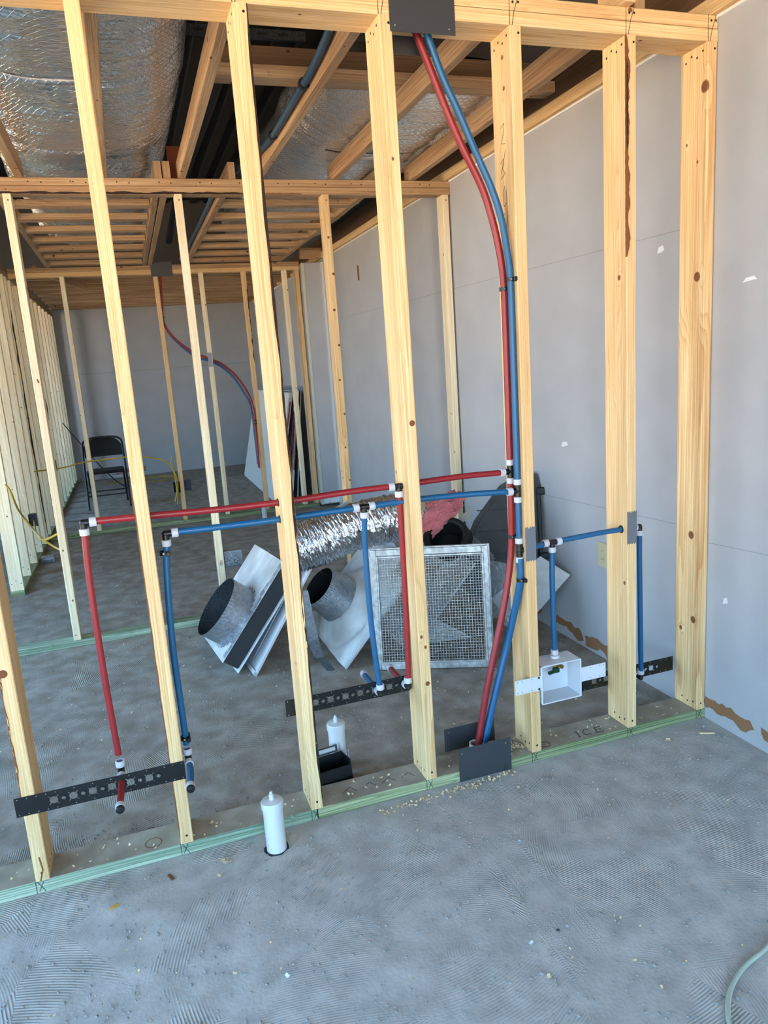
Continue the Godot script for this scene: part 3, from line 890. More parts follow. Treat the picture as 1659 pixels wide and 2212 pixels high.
func make_ceiling_framing() -> void:
	var jh := 0.089
	var g := "ceiling joists between the near and second walls"
	var js := [
		[-2.33, -2.33, "leftmost ceiling joist, at the frame's upper left corner under the duct"],
		[-1.917, -1.934, "ceiling joist crossing the wide foil duct behind the tall leaning stud"],
		[-1.54, -1.54, "ceiling joist along the right edge of the wide foil duct"],
		[-1.134, -1.134, "ceiling joist with the dull blue pipe clipped along it"],
		[-0.714, -0.702, "ceiling joist left of the red riser, crossing the smaller foil duct"],
		[-0.29, -0.235, "ceiling joist nearest the right drywall ledger"]]
	for j in js:
		tag(lumber("ceiling_joist", Vector3(j[0], TOP + jh / 2, -0.02), Vector3(j[1], TOP + jh / 2, Z2 - 0.08), T, jh, Vector3.RIGHT, M.old, Vector2(-99, 0), 0.002), j[2], "joist", g)
	# stub joists on the room side of the near wall
	tag(lumber("ceiling_joist", Vector3(-0.36, TOP + jh / 2, 0.03), Vector3(-0.36, TOP + jh / 2, -0.11), T, jh, Vector3.RIGHT, M.pine_b), "short joist end resting on the near top plate, close to the right drywall", "joist", g)
	# ledger on the right wall
	tag(lumber("ledger_board", Vector3(-0.001 + T / 2 - 0.03, TOP + 0.027, 2.5), Vector3(-0.001 + T / 2 - 0.03, TOP + 0.027, ZB + 0.02), 0.0381, 0.052, Vector3.RIGHT, M.pine_b), "lower ledger board along the top of the right drywall", "ledger")
	tag(lumber("ledger_board", Vector3(0.001, TOP + 0.125, 2.5), Vector3(0.001, TOP + 0.125, ZB + 0.02), 0.022, 0.14, Vector3.RIGHT, M.brown), "upper dark ledger board above the right drywall", "ledger")
	put("trim_1", span_box(Vector3(-0.006, TOP - 0.008, 2.5), Vector3(0.0, TOP + 0.001, -9.5)), M.gypsum).set_meta("kind", "structure")
	tag(lumber("blocking_board", Vector3(-0.23, TOP + 0.05, -5.15), Vector3(0, TOP + 0.05, -5.15), T, 0.1, Vector3(0, 0, 1), M.old), "short brown blocking board above the drywall pilaster", "board")
	# strongback across the joists
	tag(lumber("strongback_board", Vector3(-1.50, TOP + jh + 0.024, -1.0), Vector3(-0.01, TOP + jh + 0.024, -1.0), 0.046, 0.089, Vector3.UP, M.old), "flat pale board lying across the ceiling joists above the near wall", "board", "strongback boards")
	tag(lumber("strongback_board", Vector3(-1.49, TOP + jh + 0.092, -1.03), Vector3(-0.02, TOP + jh + 0.092, -1.03), 0.085, T, Vector3.UP, M.brown), "board on edge, coloured dark for its shade, standing behind the flat board across the joists", "board", "strongback boards")  # upper board's shade is put into its brown colour
	# carrier beams and the rows of boards beyond the second wall
	g = "long carrier beams beyond the second wall"
	var cb := [[-1.66, "left one of the doubled carrier beams left of the dark bay"], [-1.615, "right one of the doubled carrier beams left of the dark bay"], [-1.275, "carrier beam right of the dark bay with the blue pipe beside it"], [-2.485, "carrier beam at the far left below the wide duct"], [-0.40, "carrier beam near the right drywall holding the right row of boards"]]
	for c in cb:
		tag(lumber("carrier_beam", Vector3(c[0], TOP + 0.045, Z2 - 0.02), Vector3(c[0], TOP + 0.045, Z3 - 0.03), T, 0.089, Vector3.RIGHT, M.old), c[1], "beam", g)
	for k in 7:
		var z := -2.83 - 0.395 * k
		if z < Z3 + 0.1: break
		var nth: String = ["first", "second", "third", "fourth", "fifth", "sixth", "seventh"][k]
		tag(lumber("ceiling_board", Vector3(-2.465, TOP + 0.0195, z), Vector3(-1.685, TOP + 0.0195, z), 0.089, T, Vector3(0, 0, 1), M.old), "%s ceiling board behind the second wall, in the left bay" % nth, "board", "boards across the left bay")
		tag(lumber("ceiling_board", Vector3(-1.255, TOP + 0.0195, z), Vector3(-0.42, TOP + 0.0195, z), 0.089, T, Vector3(0, 0, 1), M.old), "%s ceiling board behind the second wall, in the right bay" % nth, "board", "boards across the right bay")
	for k in 10:
		var z := -5.75 - 0.41 * k
		if z < ZB + 0.1: break
		tag(lumber("ceiling_board", Vector3(-2.82, TOP + 0.0195, z), Vector3(-0.01, TOP + 0.0195, z), 0.089, T, Vector3(0, 0, 1), M.old), "dim ceiling board in the row beyond the third wall", "board", "boards beyond the third wall")
	tag(lumber("hanger_board", Vector3(-2.62, TOP + 0.02, Z3 - 0.2), Vector3(-2.25, TOP - 0.06, -6.3), T, 0.06, Vector3.RIGHT, M.old), "thin slanting board under the far ceiling near the left partition", "board")
	tag(put("osb_panel", span_box(Vector3(-1.59, TOP + 0.02, -2.3), Vector3(-1.52, TOP + 0.2, -2.285), 0.001), mat(Color(0.42, 0.20, 0.11), 0.9)), "reddish brown panel strip beside the dark bay above the second wall", "panel")
	# dim steel strut in the dark bay
	var sp := begin()
	add_box(sp, Transform3D(Basis(), Vector3(-1.22, 3.02, -1.75)), Vector3(0.62, 0.045, 0.02), 0.002)
	var strut := put("steel_strut", sp.commit(), M.galv_dark)
	tag(strut, "slotted galvanised strut in the dark bay right of the wide duct", "strut")
	for k in 5: put("slot", span_box(Vector3(-1.45 + 0.1 * k, 3.012, -1.739), Vector3(-1.40 + 0.1 * k, 3.026, -1.7385)), M.black_matt, strut)

func foil_duct(called: String, label: String, cx: float, hw: float, y0: float, hh: float, za: float, zb: float, seed_: int, seams: Array) -> MeshInstance3D:
	var n := FastNoiseLite.new()
	n.seed = seed_
	n.frequency = 1.0
	n.fractal_octaves = 3
	var f := func(u: float, v: float) -> Vector3:
		var z := lerpf(za, zb, v)
		var a := -TAU * u
		var cs := cos(a)
		var sn := sin(a)
		var e := 0.72
		var p := Vector2(signf(cs) * pow(absf(cs), e) * hw, signf(sn) * pow(absf(sn), e) * hh)
		var pinch := 0.0
		for s in seams: pinch += exp(-pow((z - s) / 0.03, 2.0)) * 0.022
		var end := minf((za - z), (z - zb))
		var bag := 1.0 - pinch * 2.2 - 0.25 * exp(-maxf(end, 0.0) / 0.05)
		var w := n.get_noise_3d(p.x * 1.2, p.y * 1.2, z * 1.2) * 0.03
		w += n.get_noise_3d(p.x * 2.5, p.y * 2.5 + 7.0, z * 16.0) * 0.016
		w += n.get_noise_3d(p.x * 9.0, p.y * 9.0 + 3.0, z * 30.0) * 0.005
		p *= bag
		p += p.normalized() * w
		return Vector3(cx + p.x, y0 + maxf(0.0, hh + p.y) * lerpf(0.4, 1.0, smoothstep(0.0, 0.7, za - z)), z)
	var o := put(called, surface(140, int(absf(zb - za) * 90), f, Vector2(hw * 14.0, absf(zb - za) * 3.0)), M.foil)
	tag(o, label, "duct", "foil-wrapped ducts above the joists")
	var k := 0
	for s in seams:
		# strap of tape pulled round each seam
		var t := func(u: float, v: float) -> Vector3:
			var a := -TAU * u
			var cs := cos(a)
			var sn := sin(a)
			var p := Vector2(signf(cs) * pow(absf(cs), 0.72) * hw, signf(sn) * pow(absf(sn), 0.72) * hh) * 0.957
			return Vector3(cx + p.x, y0 + maxf(0.001, hh + p.y) * lerpf(0.4, 1.0, smoothstep(0.0, 0.7, za - s)), s + (v - 0.5) * 0.02 + 0.01 * sin(u * 40.0 + s))
		put("seam_strap", surface(60, 2, t), M.bark if k == 0 else M.foil, o)
		k += 1
	return o

func make_ducts() -> void:
	foil_duct("foil_duct", "wide foil-wrapped duct overhead at the upper left", -2.02, 0.47, 2.552, 0.36, 0.9, -5.0, 3, [-0.42, -1.15, -2.05, -3.0, -4.0])
	foil_duct("foil_duct", "smaller foil-wrapped duct overhead behind the red riser", -0.52, 0.46, 2.552, 0.22, -1.05, -5.0, 8, [-2.0, -2.9, -3.9])
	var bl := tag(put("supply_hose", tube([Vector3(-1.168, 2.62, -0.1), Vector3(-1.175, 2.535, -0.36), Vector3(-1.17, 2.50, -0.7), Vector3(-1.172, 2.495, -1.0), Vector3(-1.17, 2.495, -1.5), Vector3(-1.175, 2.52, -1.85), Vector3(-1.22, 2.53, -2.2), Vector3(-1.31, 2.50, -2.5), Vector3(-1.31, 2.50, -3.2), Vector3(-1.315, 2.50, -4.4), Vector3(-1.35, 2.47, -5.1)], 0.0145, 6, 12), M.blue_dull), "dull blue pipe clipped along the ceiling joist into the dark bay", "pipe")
	for z in [-0.86, -1.5]:
		put("hanger_clip", lathe([Vector2(0.016, -0.012), Vector2(0.021, -0.012), Vector2(0.021, 0.012), Vector2(0.016, 0.012)], Transform3D(Basis(Vector3.RIGHT, PI / 2), Vector3(-1.171, 2.496, z)), 14), M.black, bl)
	# dark lines and a spare duct deep in the bay between
	tag(put("refrigerant_line", tube([Vector3(-1.42, 2.75, 0.3), Vector3(-1.40, 2.72, -1.5), Vector3(-1.42, 2.74, -3.5), Vector3(-1.44, 2.62, -5.0)], 0.03, 6, 10), M.black_matt), "black insulated line running through the dark bay overhead", "pipe")
	tag(put("thin_cable", tube([Vector3(-1.47, 2.85, 0.2), Vector3(-1.45, 2.66, -1.2), Vector3(-1.46, 2.7, -2.4), Vector3(-1.43, 2.6, -4.6)], 0.004, 6, 8), M.blue_dull), "thin dim cable strung through the dark bay overhead", "cable")

# ---------------------------------------------------------------- plumbing
func ring_at(parent: Node3D, p: Vector3, dir: Vector3, r := 0.0135, len := 0.019) -> void:
	put("crimp_ring", lathe([Vector2(r * 0.7, -len / 2), Vector2(r * 0.94, -len / 2), Vector2(r, -len / 2 + 0.0015), Vector2(r, len / 2 - 0.0015), Vector2(r * 0.94, len / 2), Vector2(r * 0.7, len / 2)], Transform3D(Basis(Quaternion(Vector3.UP, dir.normalized())), p), 20), M.ring, parent)

# elbow or tee: black body with an arm and a white ring for each direction
func fitting(parent: Node3D, called: String, p: Vector3, dirs: Array, r := 0.0105, reach := 0.024) -> void:
	var st := begin()
	for d in dirs:
		add_tube(st, PackedVector3Array([p, p + d.normalized() * reach]), r, 14)
	var ball := []
	for k in 9: ball.append(Vector2(r * 1.06 * cos(-PI / 2 + PI * k / 8), r * 1.06 * sin(-PI / 2 + PI * k / 8)))
	add_lathe(st, ball, Transform3D(Basis(), p), 14)
	put(called, st.commit(), M.black, parent)
	for d in dirs: ring_at(parent, p + d.normalized() * (reach + 0.009), d)

func end_cap(parent: Node3D, p: Vector3, dir: Vector3, ringed := true, m: Material = null) -> void:
	var d := dir.normalized()
	if ringed: ring_at(parent, p - d * 0.008, d)
	put("end_cap", lathe([Vector2(0.0118, -0.002), Vector2(0.0125, 0.006), Vector2(0.010, 0.011), Vector2(0, 0.012)], Transform3D(Basis(Quaternion(Vector3.UP, d)), p), 16), M.black if m == null else m, parent)

func clip_at(p: Vector3, label: String) -> void:
	var c := thing("pipe_clip", label, "clip", p, "black pipe clips")
	put("saddle", lathe([Vector2(0.0115, -0.006), Vector2(0.0145, -0.006), Vector2(0.0145, 0.006), Vector2(0.0115, 0.006)], Transform3D(Basis(), p), 16), M.black, c)
	put("mounting_tab", span_box(p + Vector3(0.002, -0.007, -0.02), p + Vector3(0.0145, 0.007, 0.024), 0.002), M.black, c)
	put("screw", lathe([Vector2(0.003, 0.0), Vector2(0.0028, 0.001), Vector2(0, 0.0014)], Transform3D(Basis(Vector3.RIGHT, PI / 2), p + Vector3(-0.004, 0, 0.0142)), 10), M.alu, c)

func make_plumbing() -> void:
	var zp := -0.06
	var L := Vector3.LEFT; var R := Vector3.RIGHT; var U := Vector3.UP; var Dn := Vector3.DOWN; var F := Vector3(0, 0, 1); var B := Vector3(0, 0, -1)
	var xr := -0.7755
	# ---- red system
	var red := thing("red_pipe_run", "red water pipe run with its riser, long branch and drops in the near wall", "pipe", Vector3(xr, 0, -0.065))
	put("pipe", tube([Vector3(-1.06, 2.46, -0.07), Vector3(-1.027, 2.364, -0.07), Vector3(-0.989, 2.273, -0.07), Vector3(-0.943, 2.162, -0.07), Vector3(-0.895, 2.059, -0.07), Vector3(-0.839, 1.954, -0.07), Vector3(-0.810, 1.872, -0.07), Vector3(-0.788, 1.775, -0.067), Vector3(xr, 1.66, -0.064), Vector3(xr, 1.45, -0.061), Vector3(xr, 1.2, -0.062), Vector3(xr, 1.085, -0.063)], 0.0112), M.red, red)
	var rt := Vector3(xr, 1.049, -0.063)
	fitting(red, "tee", rt, [U, Dn, L], 0.0105, 0.022)
	put("pipe", tube([Vector3(xr, 1.012, -0.063), Vector3(xr, 0.918, -0.065), Vector3(xr, 0.82, -0.07), Vector3(-0.785, 0.722, -0.072), Vector3(-0.812, 0.592, -0.07), Vector3(-0.855, 0.429, -0.07), Vector3(-0.899, 0.264, -0.07), Vector3(-0.938, 0.082, -0.07), Vector3(-0.952, 0.02, -0.07)], 0.0118), M.red, red)
	put("pipe", tube([Vector3(-0.815, 1.049, zp), Vector3(-0.95, 1.053, zp), Vector3(-1.108, 1.051, zp), Vector3(-1.142, 1.049, zp)], 0.0098), M.red, red)
	var rt2 := Vector3(-1.1785, 1.047, zp)
	fitting(red, "tee", rt2, [L, Dn, R], 0.0098, 0.016)
	put("pipe", tube([Vector3(-1.208, 1.049, zp), Vector3(-1.35, 1.049, zp), Vector3(-1.54, 1.044, zp), Vector3(-1.75, 1.046, zp), Vector3(-1.95, 1.053, zp), Vector3(-2.09, 1.057, zp)], 0.0098), M.red, red)
	var re := Vector3(-2.121, 1.056, zp)
	fitting(red, "elbow", re, [R, Dn], 0.0098, 0.017)
	put("pipe", tube([re + Vector3(0, -0.035, 0), Vector3(-2.126, 0.92, zp), Vector3(-2.128, 0.75, zp), Vector3(-2.127, 0.55, zp), Vector3(-2.122, 0.345, zp)], 0.0095), M.red, red)
	var rs := Vector3(-2.121, 0.287, zp)
	fitting(red, "elbow", rs, [U, F], 0.0098, 0.02)
	put("pipe", tube([rs + F * 0.035, Vector3(-2.121, 0.287, 0.03), Vector3(-2.124, 0.283, 0.13)], 0.0095), M.red, red)
	end_cap(red, Vector3(-2.124, 0.283, 0.135), F)
	# middle drop turning back through the bracket
	put("pipe", tube([rt2 + Vector3(0.0, -0.03, 0), Vector3(-1.174, 0.812, -0.075), Vector3(-1.176, 0.571, -0.08), Vector3(-1.181, 0.385, -0.08)], 0.0095), M.red, red)
	var rm := Vector3(-1.183, 0.348, -0.082)
	fitting(red, "elbow", rm, [U, B], 0.0098, 0.018)
	put("pipe", rod(rm + B * 0.03, Vector3(-1.183, 0.345, -0.27), 0.0095), M.red, red)
	end_cap(red, Vector3(-1.183, 0.345, -0.275), B, true, M.ring)
	# ---- blue system
	var bz := -0.023
	var bx := -0.7725
	var blue := thing("blue_pipe_run", "blue water pipe run with its riser, branches and drops in the near wall", "pipe", Vector3(bx, 0, bz))
	put("pipe", tube([Vector3(-1.04, 2.46, -0.045), Vector3(-1.008, 2.365, -0.045), Vector3(-0.964, 2.25, -0.045), Vector3(-0.915, 2.15, -0.045), Vector3(-0.870, 2.053, -0.045), Vector3(-0.818, 1.94, -0.042), Vector3(-0.793, 1.858, -0.036), Vector3(-0.779, 1.76, -0.03), Vector3(bx, 1.665, -0.025), Vector3(bx, 1.4, -0.023), Vector3(bx, 1.15, bz), Vector3(bx, 1.02, bz)], 0.0105), M.blue, blue)
	var bt := Vector3(bx, 0.988, bz)
	fitting(blue, "tee", bt, [U, Dn, L], 0.0100, 0.021)
	put("pipe", rod(bt + Vector3(0, -0.03, 0), Vector3(bx, 0.83, bz), 0.0098), M.blue, blue)
	var bt2 := Vector3(bx, 0.783, bz - 0.002)
	fitting(blue, "tee", bt2, [U, Dn, R], 0.0108, 0.024)
	put("pipe", tube([Vector3(bx, 0.755, bz), Vector3(bx, 0.69, bz), Vector3(-0.778, 0.62, -0.035), Vector3(-0.79, 0.53, -0.055), Vector3(-0.812, 0.42, -0.07), Vector3(-0.863, 0.256, -0.07), Vector3(-0.915, 0.076, -0.07), Vector3(-0.93, 0.02, -0.07)], 0.0125), M.blue, blue)
	put("pipe", tube([Vector3(-0.81, 0.988, -0.03), Vector3(-0.95, 0.993, -0.05), Vector3(-1.111, 0.996, zp), Vector3(-1.27, 0.995, zp)], 0.0098), M.blue, blue)
	var bt3 := Vector3(-1.2995, 0.995, zp)
	fitting(blue, "tee", bt3, [L, R, Dn], 0.0098, 0.017)
	put("pipe", tube([Vector3(-1.33, 0.995, zp), Vector3(-1.55, 0.992, zp), Vector3(-1.75, 0.993, zp), Vector3(-1.87, 0.995, zp)], 0.0098), M.blue, blue)
	put("pipe", tube([bt3 + Vector3(0.0, -0.03, -0.002), Vector3(-1.301, 0.83, -0.075), Vector3(-1.298, 0.594, -0.08), Vector3(-1.286, 0.38, -0.08)], 0.0095), M.blue, blue)
	var bm := Vector3(-1.283, 0.345, -0.082)
	fitting(blue, "elbow", bm, [U, B], 0.0098, 0.018)
	put("pipe", rod(bm + B * 0.03, Vector3(-1.283, 0.342, -0.27), 0.0095), M.blue, blue)
	end_cap(blue, Vector3(-1.283, 0.342, -0.275), B, true, M.ring)
	var be := Vector3(-1.906, 0.994, zp)
	fitting(blue, "elbow", be, [R, Dn], 0.0098, 0.018)
	put("pipe", tube([be + Vector3(0, -0.035, 0), Vector3(-1.917, 0.86, zp), Vector3(-1.927, 0.645, zp), Vector3(-1.926, 0.45, zp), Vector3(-1.925, 0.33, zp)], 0.0098), M.blue, blue)
	var bs := Vector3(-1.925, 0.285, -0.05)
	fitting(blue, "elbow", bs, [U, F], 0.0098, 0.018)
	put("pipe", tube([bs + F * 0.03, Vector3(-1.925, 0.285, 0.03), Vector3(-1.932, 0.28, 0.105)], 0.0095), M.blue, blue)
	end_cap(blue, Vector3(-1.932, 0.28, 0.11), F)
	# branch to the right: through two studs
	put("pipe", rod(Vector3(-0.74, 0.783, -0.03), Vector3(-0.672, 0.782, -0.045), 0.0098), M.blue, blue)
	var bi := Vector3(-0.63, 0.784, -0.05)
	fitting(blue, "tee", bi, [L, R, Dn], 0.0096, 0.017)
	put("pipe", tube([Vector3(-0.60, 0.785, -0.05), Vector3(-0.45, 0.792, -0.042), Vector3(-0.355, 0.794, -0.036), Vector3(-0.285, 0.79, -0.05)], 0.0096), M.blue, blue)
	put("pipe", tube([bi + Vector3(0, -0.03, 0), Vector3(-0.633, 0.65, -0.05), Vector3(-0.632, 0.5, -0.05), Vector3(-0.63, 0.385, -0.05)], 0.0096), M.blue, blue)
	var bc := Vector3(-0.262, 0.788, -0.055)
	fitting(blue, "elbow", bc, [L, Dn], 0.0096, 0.014)
	put("pipe", tube([bc + Vector3(0, -0.03, 0), Vector3(-0.258, 0.677, -0.06), Vector3(-0.25, 0.405, -0.065), Vector3(-0.239, 0.215, -0.075)], 0.0096), M.blue, blue)
	var bcl := Vector3(-0.237, 0.183, -0.08)
	fitting(blue, "elbow", bcl, [U, B], 0.0096, 0.016)
	put("pipe", rod(bcl + B * 0.03, bcl + B * 0.16, 0.0092), M.blue, blue)
	ring_at(blue, Vector3(-0.63, 0.378, -0.05), U)
	put("brass_adapter", lathe([Vector2(0, 0), Vector2(0.0095, 0), Vector2(0.0095, 0.012), Vector2(0.0075, 0.012), Vector2(0.0075, 0.02), Vector2(0, 0.02)], Transform3D(Basis(), Vector3(-0.63, 0.351, -0.05)), 12), M.brass, blue)
	# bored holes
	for h in [[4, Vector3(-0.7606, 0.783, -0.028)], [5, Vector3(-0.3554, 0.795, -0.036)]]:
		var s := get_node("wall_stud_%03d" % h[0]) as MeshInstance3D
		put("bored_hole", lathe([Vector2(0.0, 0.0006), Vector2(0.0145, 0.0004), Vector2(0.0145, -0.002)], Transform3D(Basis(Vector3(0, 0, 1), PI / 2), h[1]), 18), M.hole, s)
	for h in [Vector3(-1.5697, 1.044, zp), Vector3(-1.5697, 0.992, zp)]:
		put("bored_hole", lathe([Vector2(0.0, 0.0006), Vector2(0.0125, 0.0004), Vector2(0.0125, -0.002)], Transform3D(Basis(Vector3(0, 0, 1), PI / 2), h), 18), M.hole, get_node("wall_stud_002"))
	clip_at(Vector3(xr, 1.640, -0.064), "upper black clip holding the red riser to the stud")
	clip_at(Vector3(bx, 1.665, -0.025), "upper black clip holding the blue riser to the stud")
	clip_at(Vector3(xr, 0.822, -0.070), "black clip on the red riser beside the steel guard plate")
	clip_at(Vector3(bx, 0.679, bz), "black clip on the thick blue pipe below its lowest tee")
	clip_at(Vector3(-1.9145, 0.938, zp), "small black clip just below the blue elbow at the left")
	clip_at(Vector3(-1.9255, 0.352, zp), "black clip above the blue stub-out at the left bracket")
	# sleeve in the floor, and sheet-metal plates
	var sl := Vector3(-0.945, 0.0, -0.07)
	tag(put("pipe_sleeve", lathe([Vector2(0.026, 0.0), Vector2(0.026, 0.088), Vector2(0.0215, 0.088), Vector2(0.0215, 0.0)], Transform3D(Basis(), sl), 28), M.pvc), "white plastic sleeve in the floor around the red and blue pipes", "sleeve")
	sheet("guard_sheet", Vector3(-0.947, 0.06, 0.0035), Vector2(0.2, 0.125), "dark grey metal sheet nailed to the front of the bottom plate", [Vector2(-0.088, 0.045), Vector2(0.08, 0.045)], [Vector2(-0.072, -0.045), Vector2(0.075, -0.043)])
	sheet("guard_sheet", Vector3(-0.943, 0.0895, -D - 0.003), Vector2(0.2, 0.088), "dark metal sheet standing at the back of the bottom plate behind the pipes", [Vector2(-0.082, 0.028), Vector2(0.08, 0.026)], [])
	sheet("guard_sheet", Vector3(-1.037, 2.405, 0.0035), Vector2(0.199, 0.135), "grey metal sheet nailed on the near top plate where the pipes come down", [Vector2(-0.085, -0.052), Vector2(0.08, -0.052), Vector2(0.02, 0.03)], [])
	sheet("guard_sheet", Vector3(-1.05, 2.385, -D - 0.003), Vector2(0.2, 0.11), "grey metal sheet on the back of the near top plate, behind the pipes", [Vector2(0.085, -0.04)], [])
	sheet("guard_sheet", Vector3(-1.515, 2.42, Z3 + 0.003), Vector2(0.195, 0.13), "small far grey metal sheet on the third wall's top plate", [Vector2(-0.08, 0.05), Vector2(0.075, 0.05)], [])
	for gp in [[Vector3(-0.7425, 0.805, 0.0015), "toothed steel guard plate on the stud with the blue and red risers"], [Vector3(-0.3365, 0.805, 0.0015), "toothed steel guard plate on the stud beside the far right blue drop"], [Vector3(-1.165, 1.57, Z3 + 0.0015), "toothed steel guard plate on the far stud crossed by the red tube"]]:
		var o := PackedVector2Array()
		var hw := 0.0195
		var hh := 0.061 if gp[0].z > -1 else 0.07
		for k in 9: o.append(Vector2(-hw + 2 * hw * k / 8.0, hh - (0.006 if k % 2 else 0.0) - (0.004 if k == 3 else 0.0)))
		for k in 9: o.append(Vector2(hw - 2 * hw * k / 8.0, -hh + (0.006 if k % 2 else 0.0)))
		tag(put("guard_plate", plate(o, 0.0015, Transform3D(Basis(), gp[0])), M.guard), gp[1], "plate", "toothed stud guard plates")
	bracket(Vector3(-2.406, 0.282, 0.004), "perforated black pipe bracket across the two leftmost near studs", [4])
	bracket(Vector3(-1.600, 0.343, -D - 0.001), "perforated black pipe bracket behind the near studs in the middle", [7, 11])
	bracket(Vector3(-0.515, 0.187, -D - 0.001), "perforated black pipe bracket behind the white box at the right", [])
	ice_box()
	# far wall tubes
	var fr := tag(put("far_red_tube", tube([Vector3(-1.52, 2.45, -5.36), Vector3(-1.531, 2.348, -5.34), Vector3(-1.544, 2.139, -5.34), Vector3(-1.555, 1.962, -5.34), Vector3(-1.515, 1.853, -5.34), Vector3(-1.422, 1.74, -5.34), Vector3(-1.302, 1.645, -5.34), Vector3(-1.169, 1.58, -5.34), Vector3(-1.051, 1.519, -5.34), Vector3(-0.929, 1.398, -5.34), Vector3(-0.833, 1.228, -5.34), Vector3(-0.792, 1.077, -5.34), Vector3(-0.790, 0.938, -5.34), Vector3(-0.792, 0.705, -5.34), Vector3(-0.797, 0.47, -5.34)], 0.0115, 4, 10), M.red), "far red tube curving down across the third stud wall", "pipe")
	put("end_cap", rod(Vector3(-0.797, 0.47, -5.34), Vector3(-0.797, 0.452, -5.34), 0.013, 10), M.ring, fr)
	for p in [Vector3(-0.791, 0.945, -5.34), Vector3(-0.79, 0.915, -5.34), Vector3(-1.553, 1.99, -5.34)]:
		put("tube_clip", rod(p + Vector3(0, -0.006, 0), p + Vector3(0, 0.006, 0), 0.017, 10), M.black, fr)
	tag(put("far_blue_tube", tube([Vector3(-1.56, 2.0, -5.375), Vector3(-1.50, 1.82, -5.37), Vector3(-1.32, 1.63, -5.37), Vector3(-1.169, 1.56, -5.37), Vector3(-1.06, 1.50, -5.37), Vector3(-0.955, 1.39, -5.37), Vector3(-0.86, 1.22, -5.37), Vector3(-0.81, 1.07, -5.37), Vector3(-0.80, 0.7, -5.37), Vector3(-0.80, 0.5, -5.37)], 0.0105, 4, 10), M.blue), "far blue tube curving down just behind the far red tube", "pipe")
	# capped drain stubs
	drain_stub(Vector3(-1.7045, 0, 0.088), 0.0305, 0.165, "white capped drain pipe standing up in front of the near bottom plate", "")
	drain_stub(Vector3(-1.400, 0, -0.285), 0.0305, 0.172, "white capped drain pipe with print, just behind the near bottom plate", "CHARLOTTE PIPE")
	tag(put("drain_pipe", lathe([Vector2(0.024, 0), Vector2(0.024, 0.15), Vector2(0.021, 0.152), Vector2(0.021, 0.05)], Transform3D(Basis(), Vector3(-0.835, 0, -5.05)), 18), M.pvc), "short white drain pipe far off at the third wall's bottom plate", "pipe")

func sheet(called: String, c: Vector3, size: Vector2, label: String, holes: Array, tabs: Array) -> void:
	var h := size / 2.0
	var o := put(called, plate(PackedVector2Array([Vector2(-h.x, -h.y), Vector2(h.x, -h.y), Vector2(h.x, h.y), Vector2(-h.x, h.y)]), 0.0015, Transform3D(Basis(), c)), M.plate_gray)
	tag(o, label, "metal sheet", "grey metal sheets")
	for p in holes:
		put("nail_dot", lathe([Vector2(0.0026, 0.0), Vector2(0.002, 0.0007), Vector2(0, 0.0008)], Transform3D(Basis(Vector3.RIGHT, PI / 2), c + Vector3(p.x, p.y, 0)), 8), M.alu, o)
	for p in tabs:
		put("punched_tab", plate(PackedVector2Array([Vector2(-0.007, -0.008), Vector2(0.007, -0.008), Vector2(0, 0.009)]), 0.001, Transform3D(Basis(Vector3.RIGHT, -0.2), c + Vector3(p.x, p.y, 0.0022))), M.green, o)

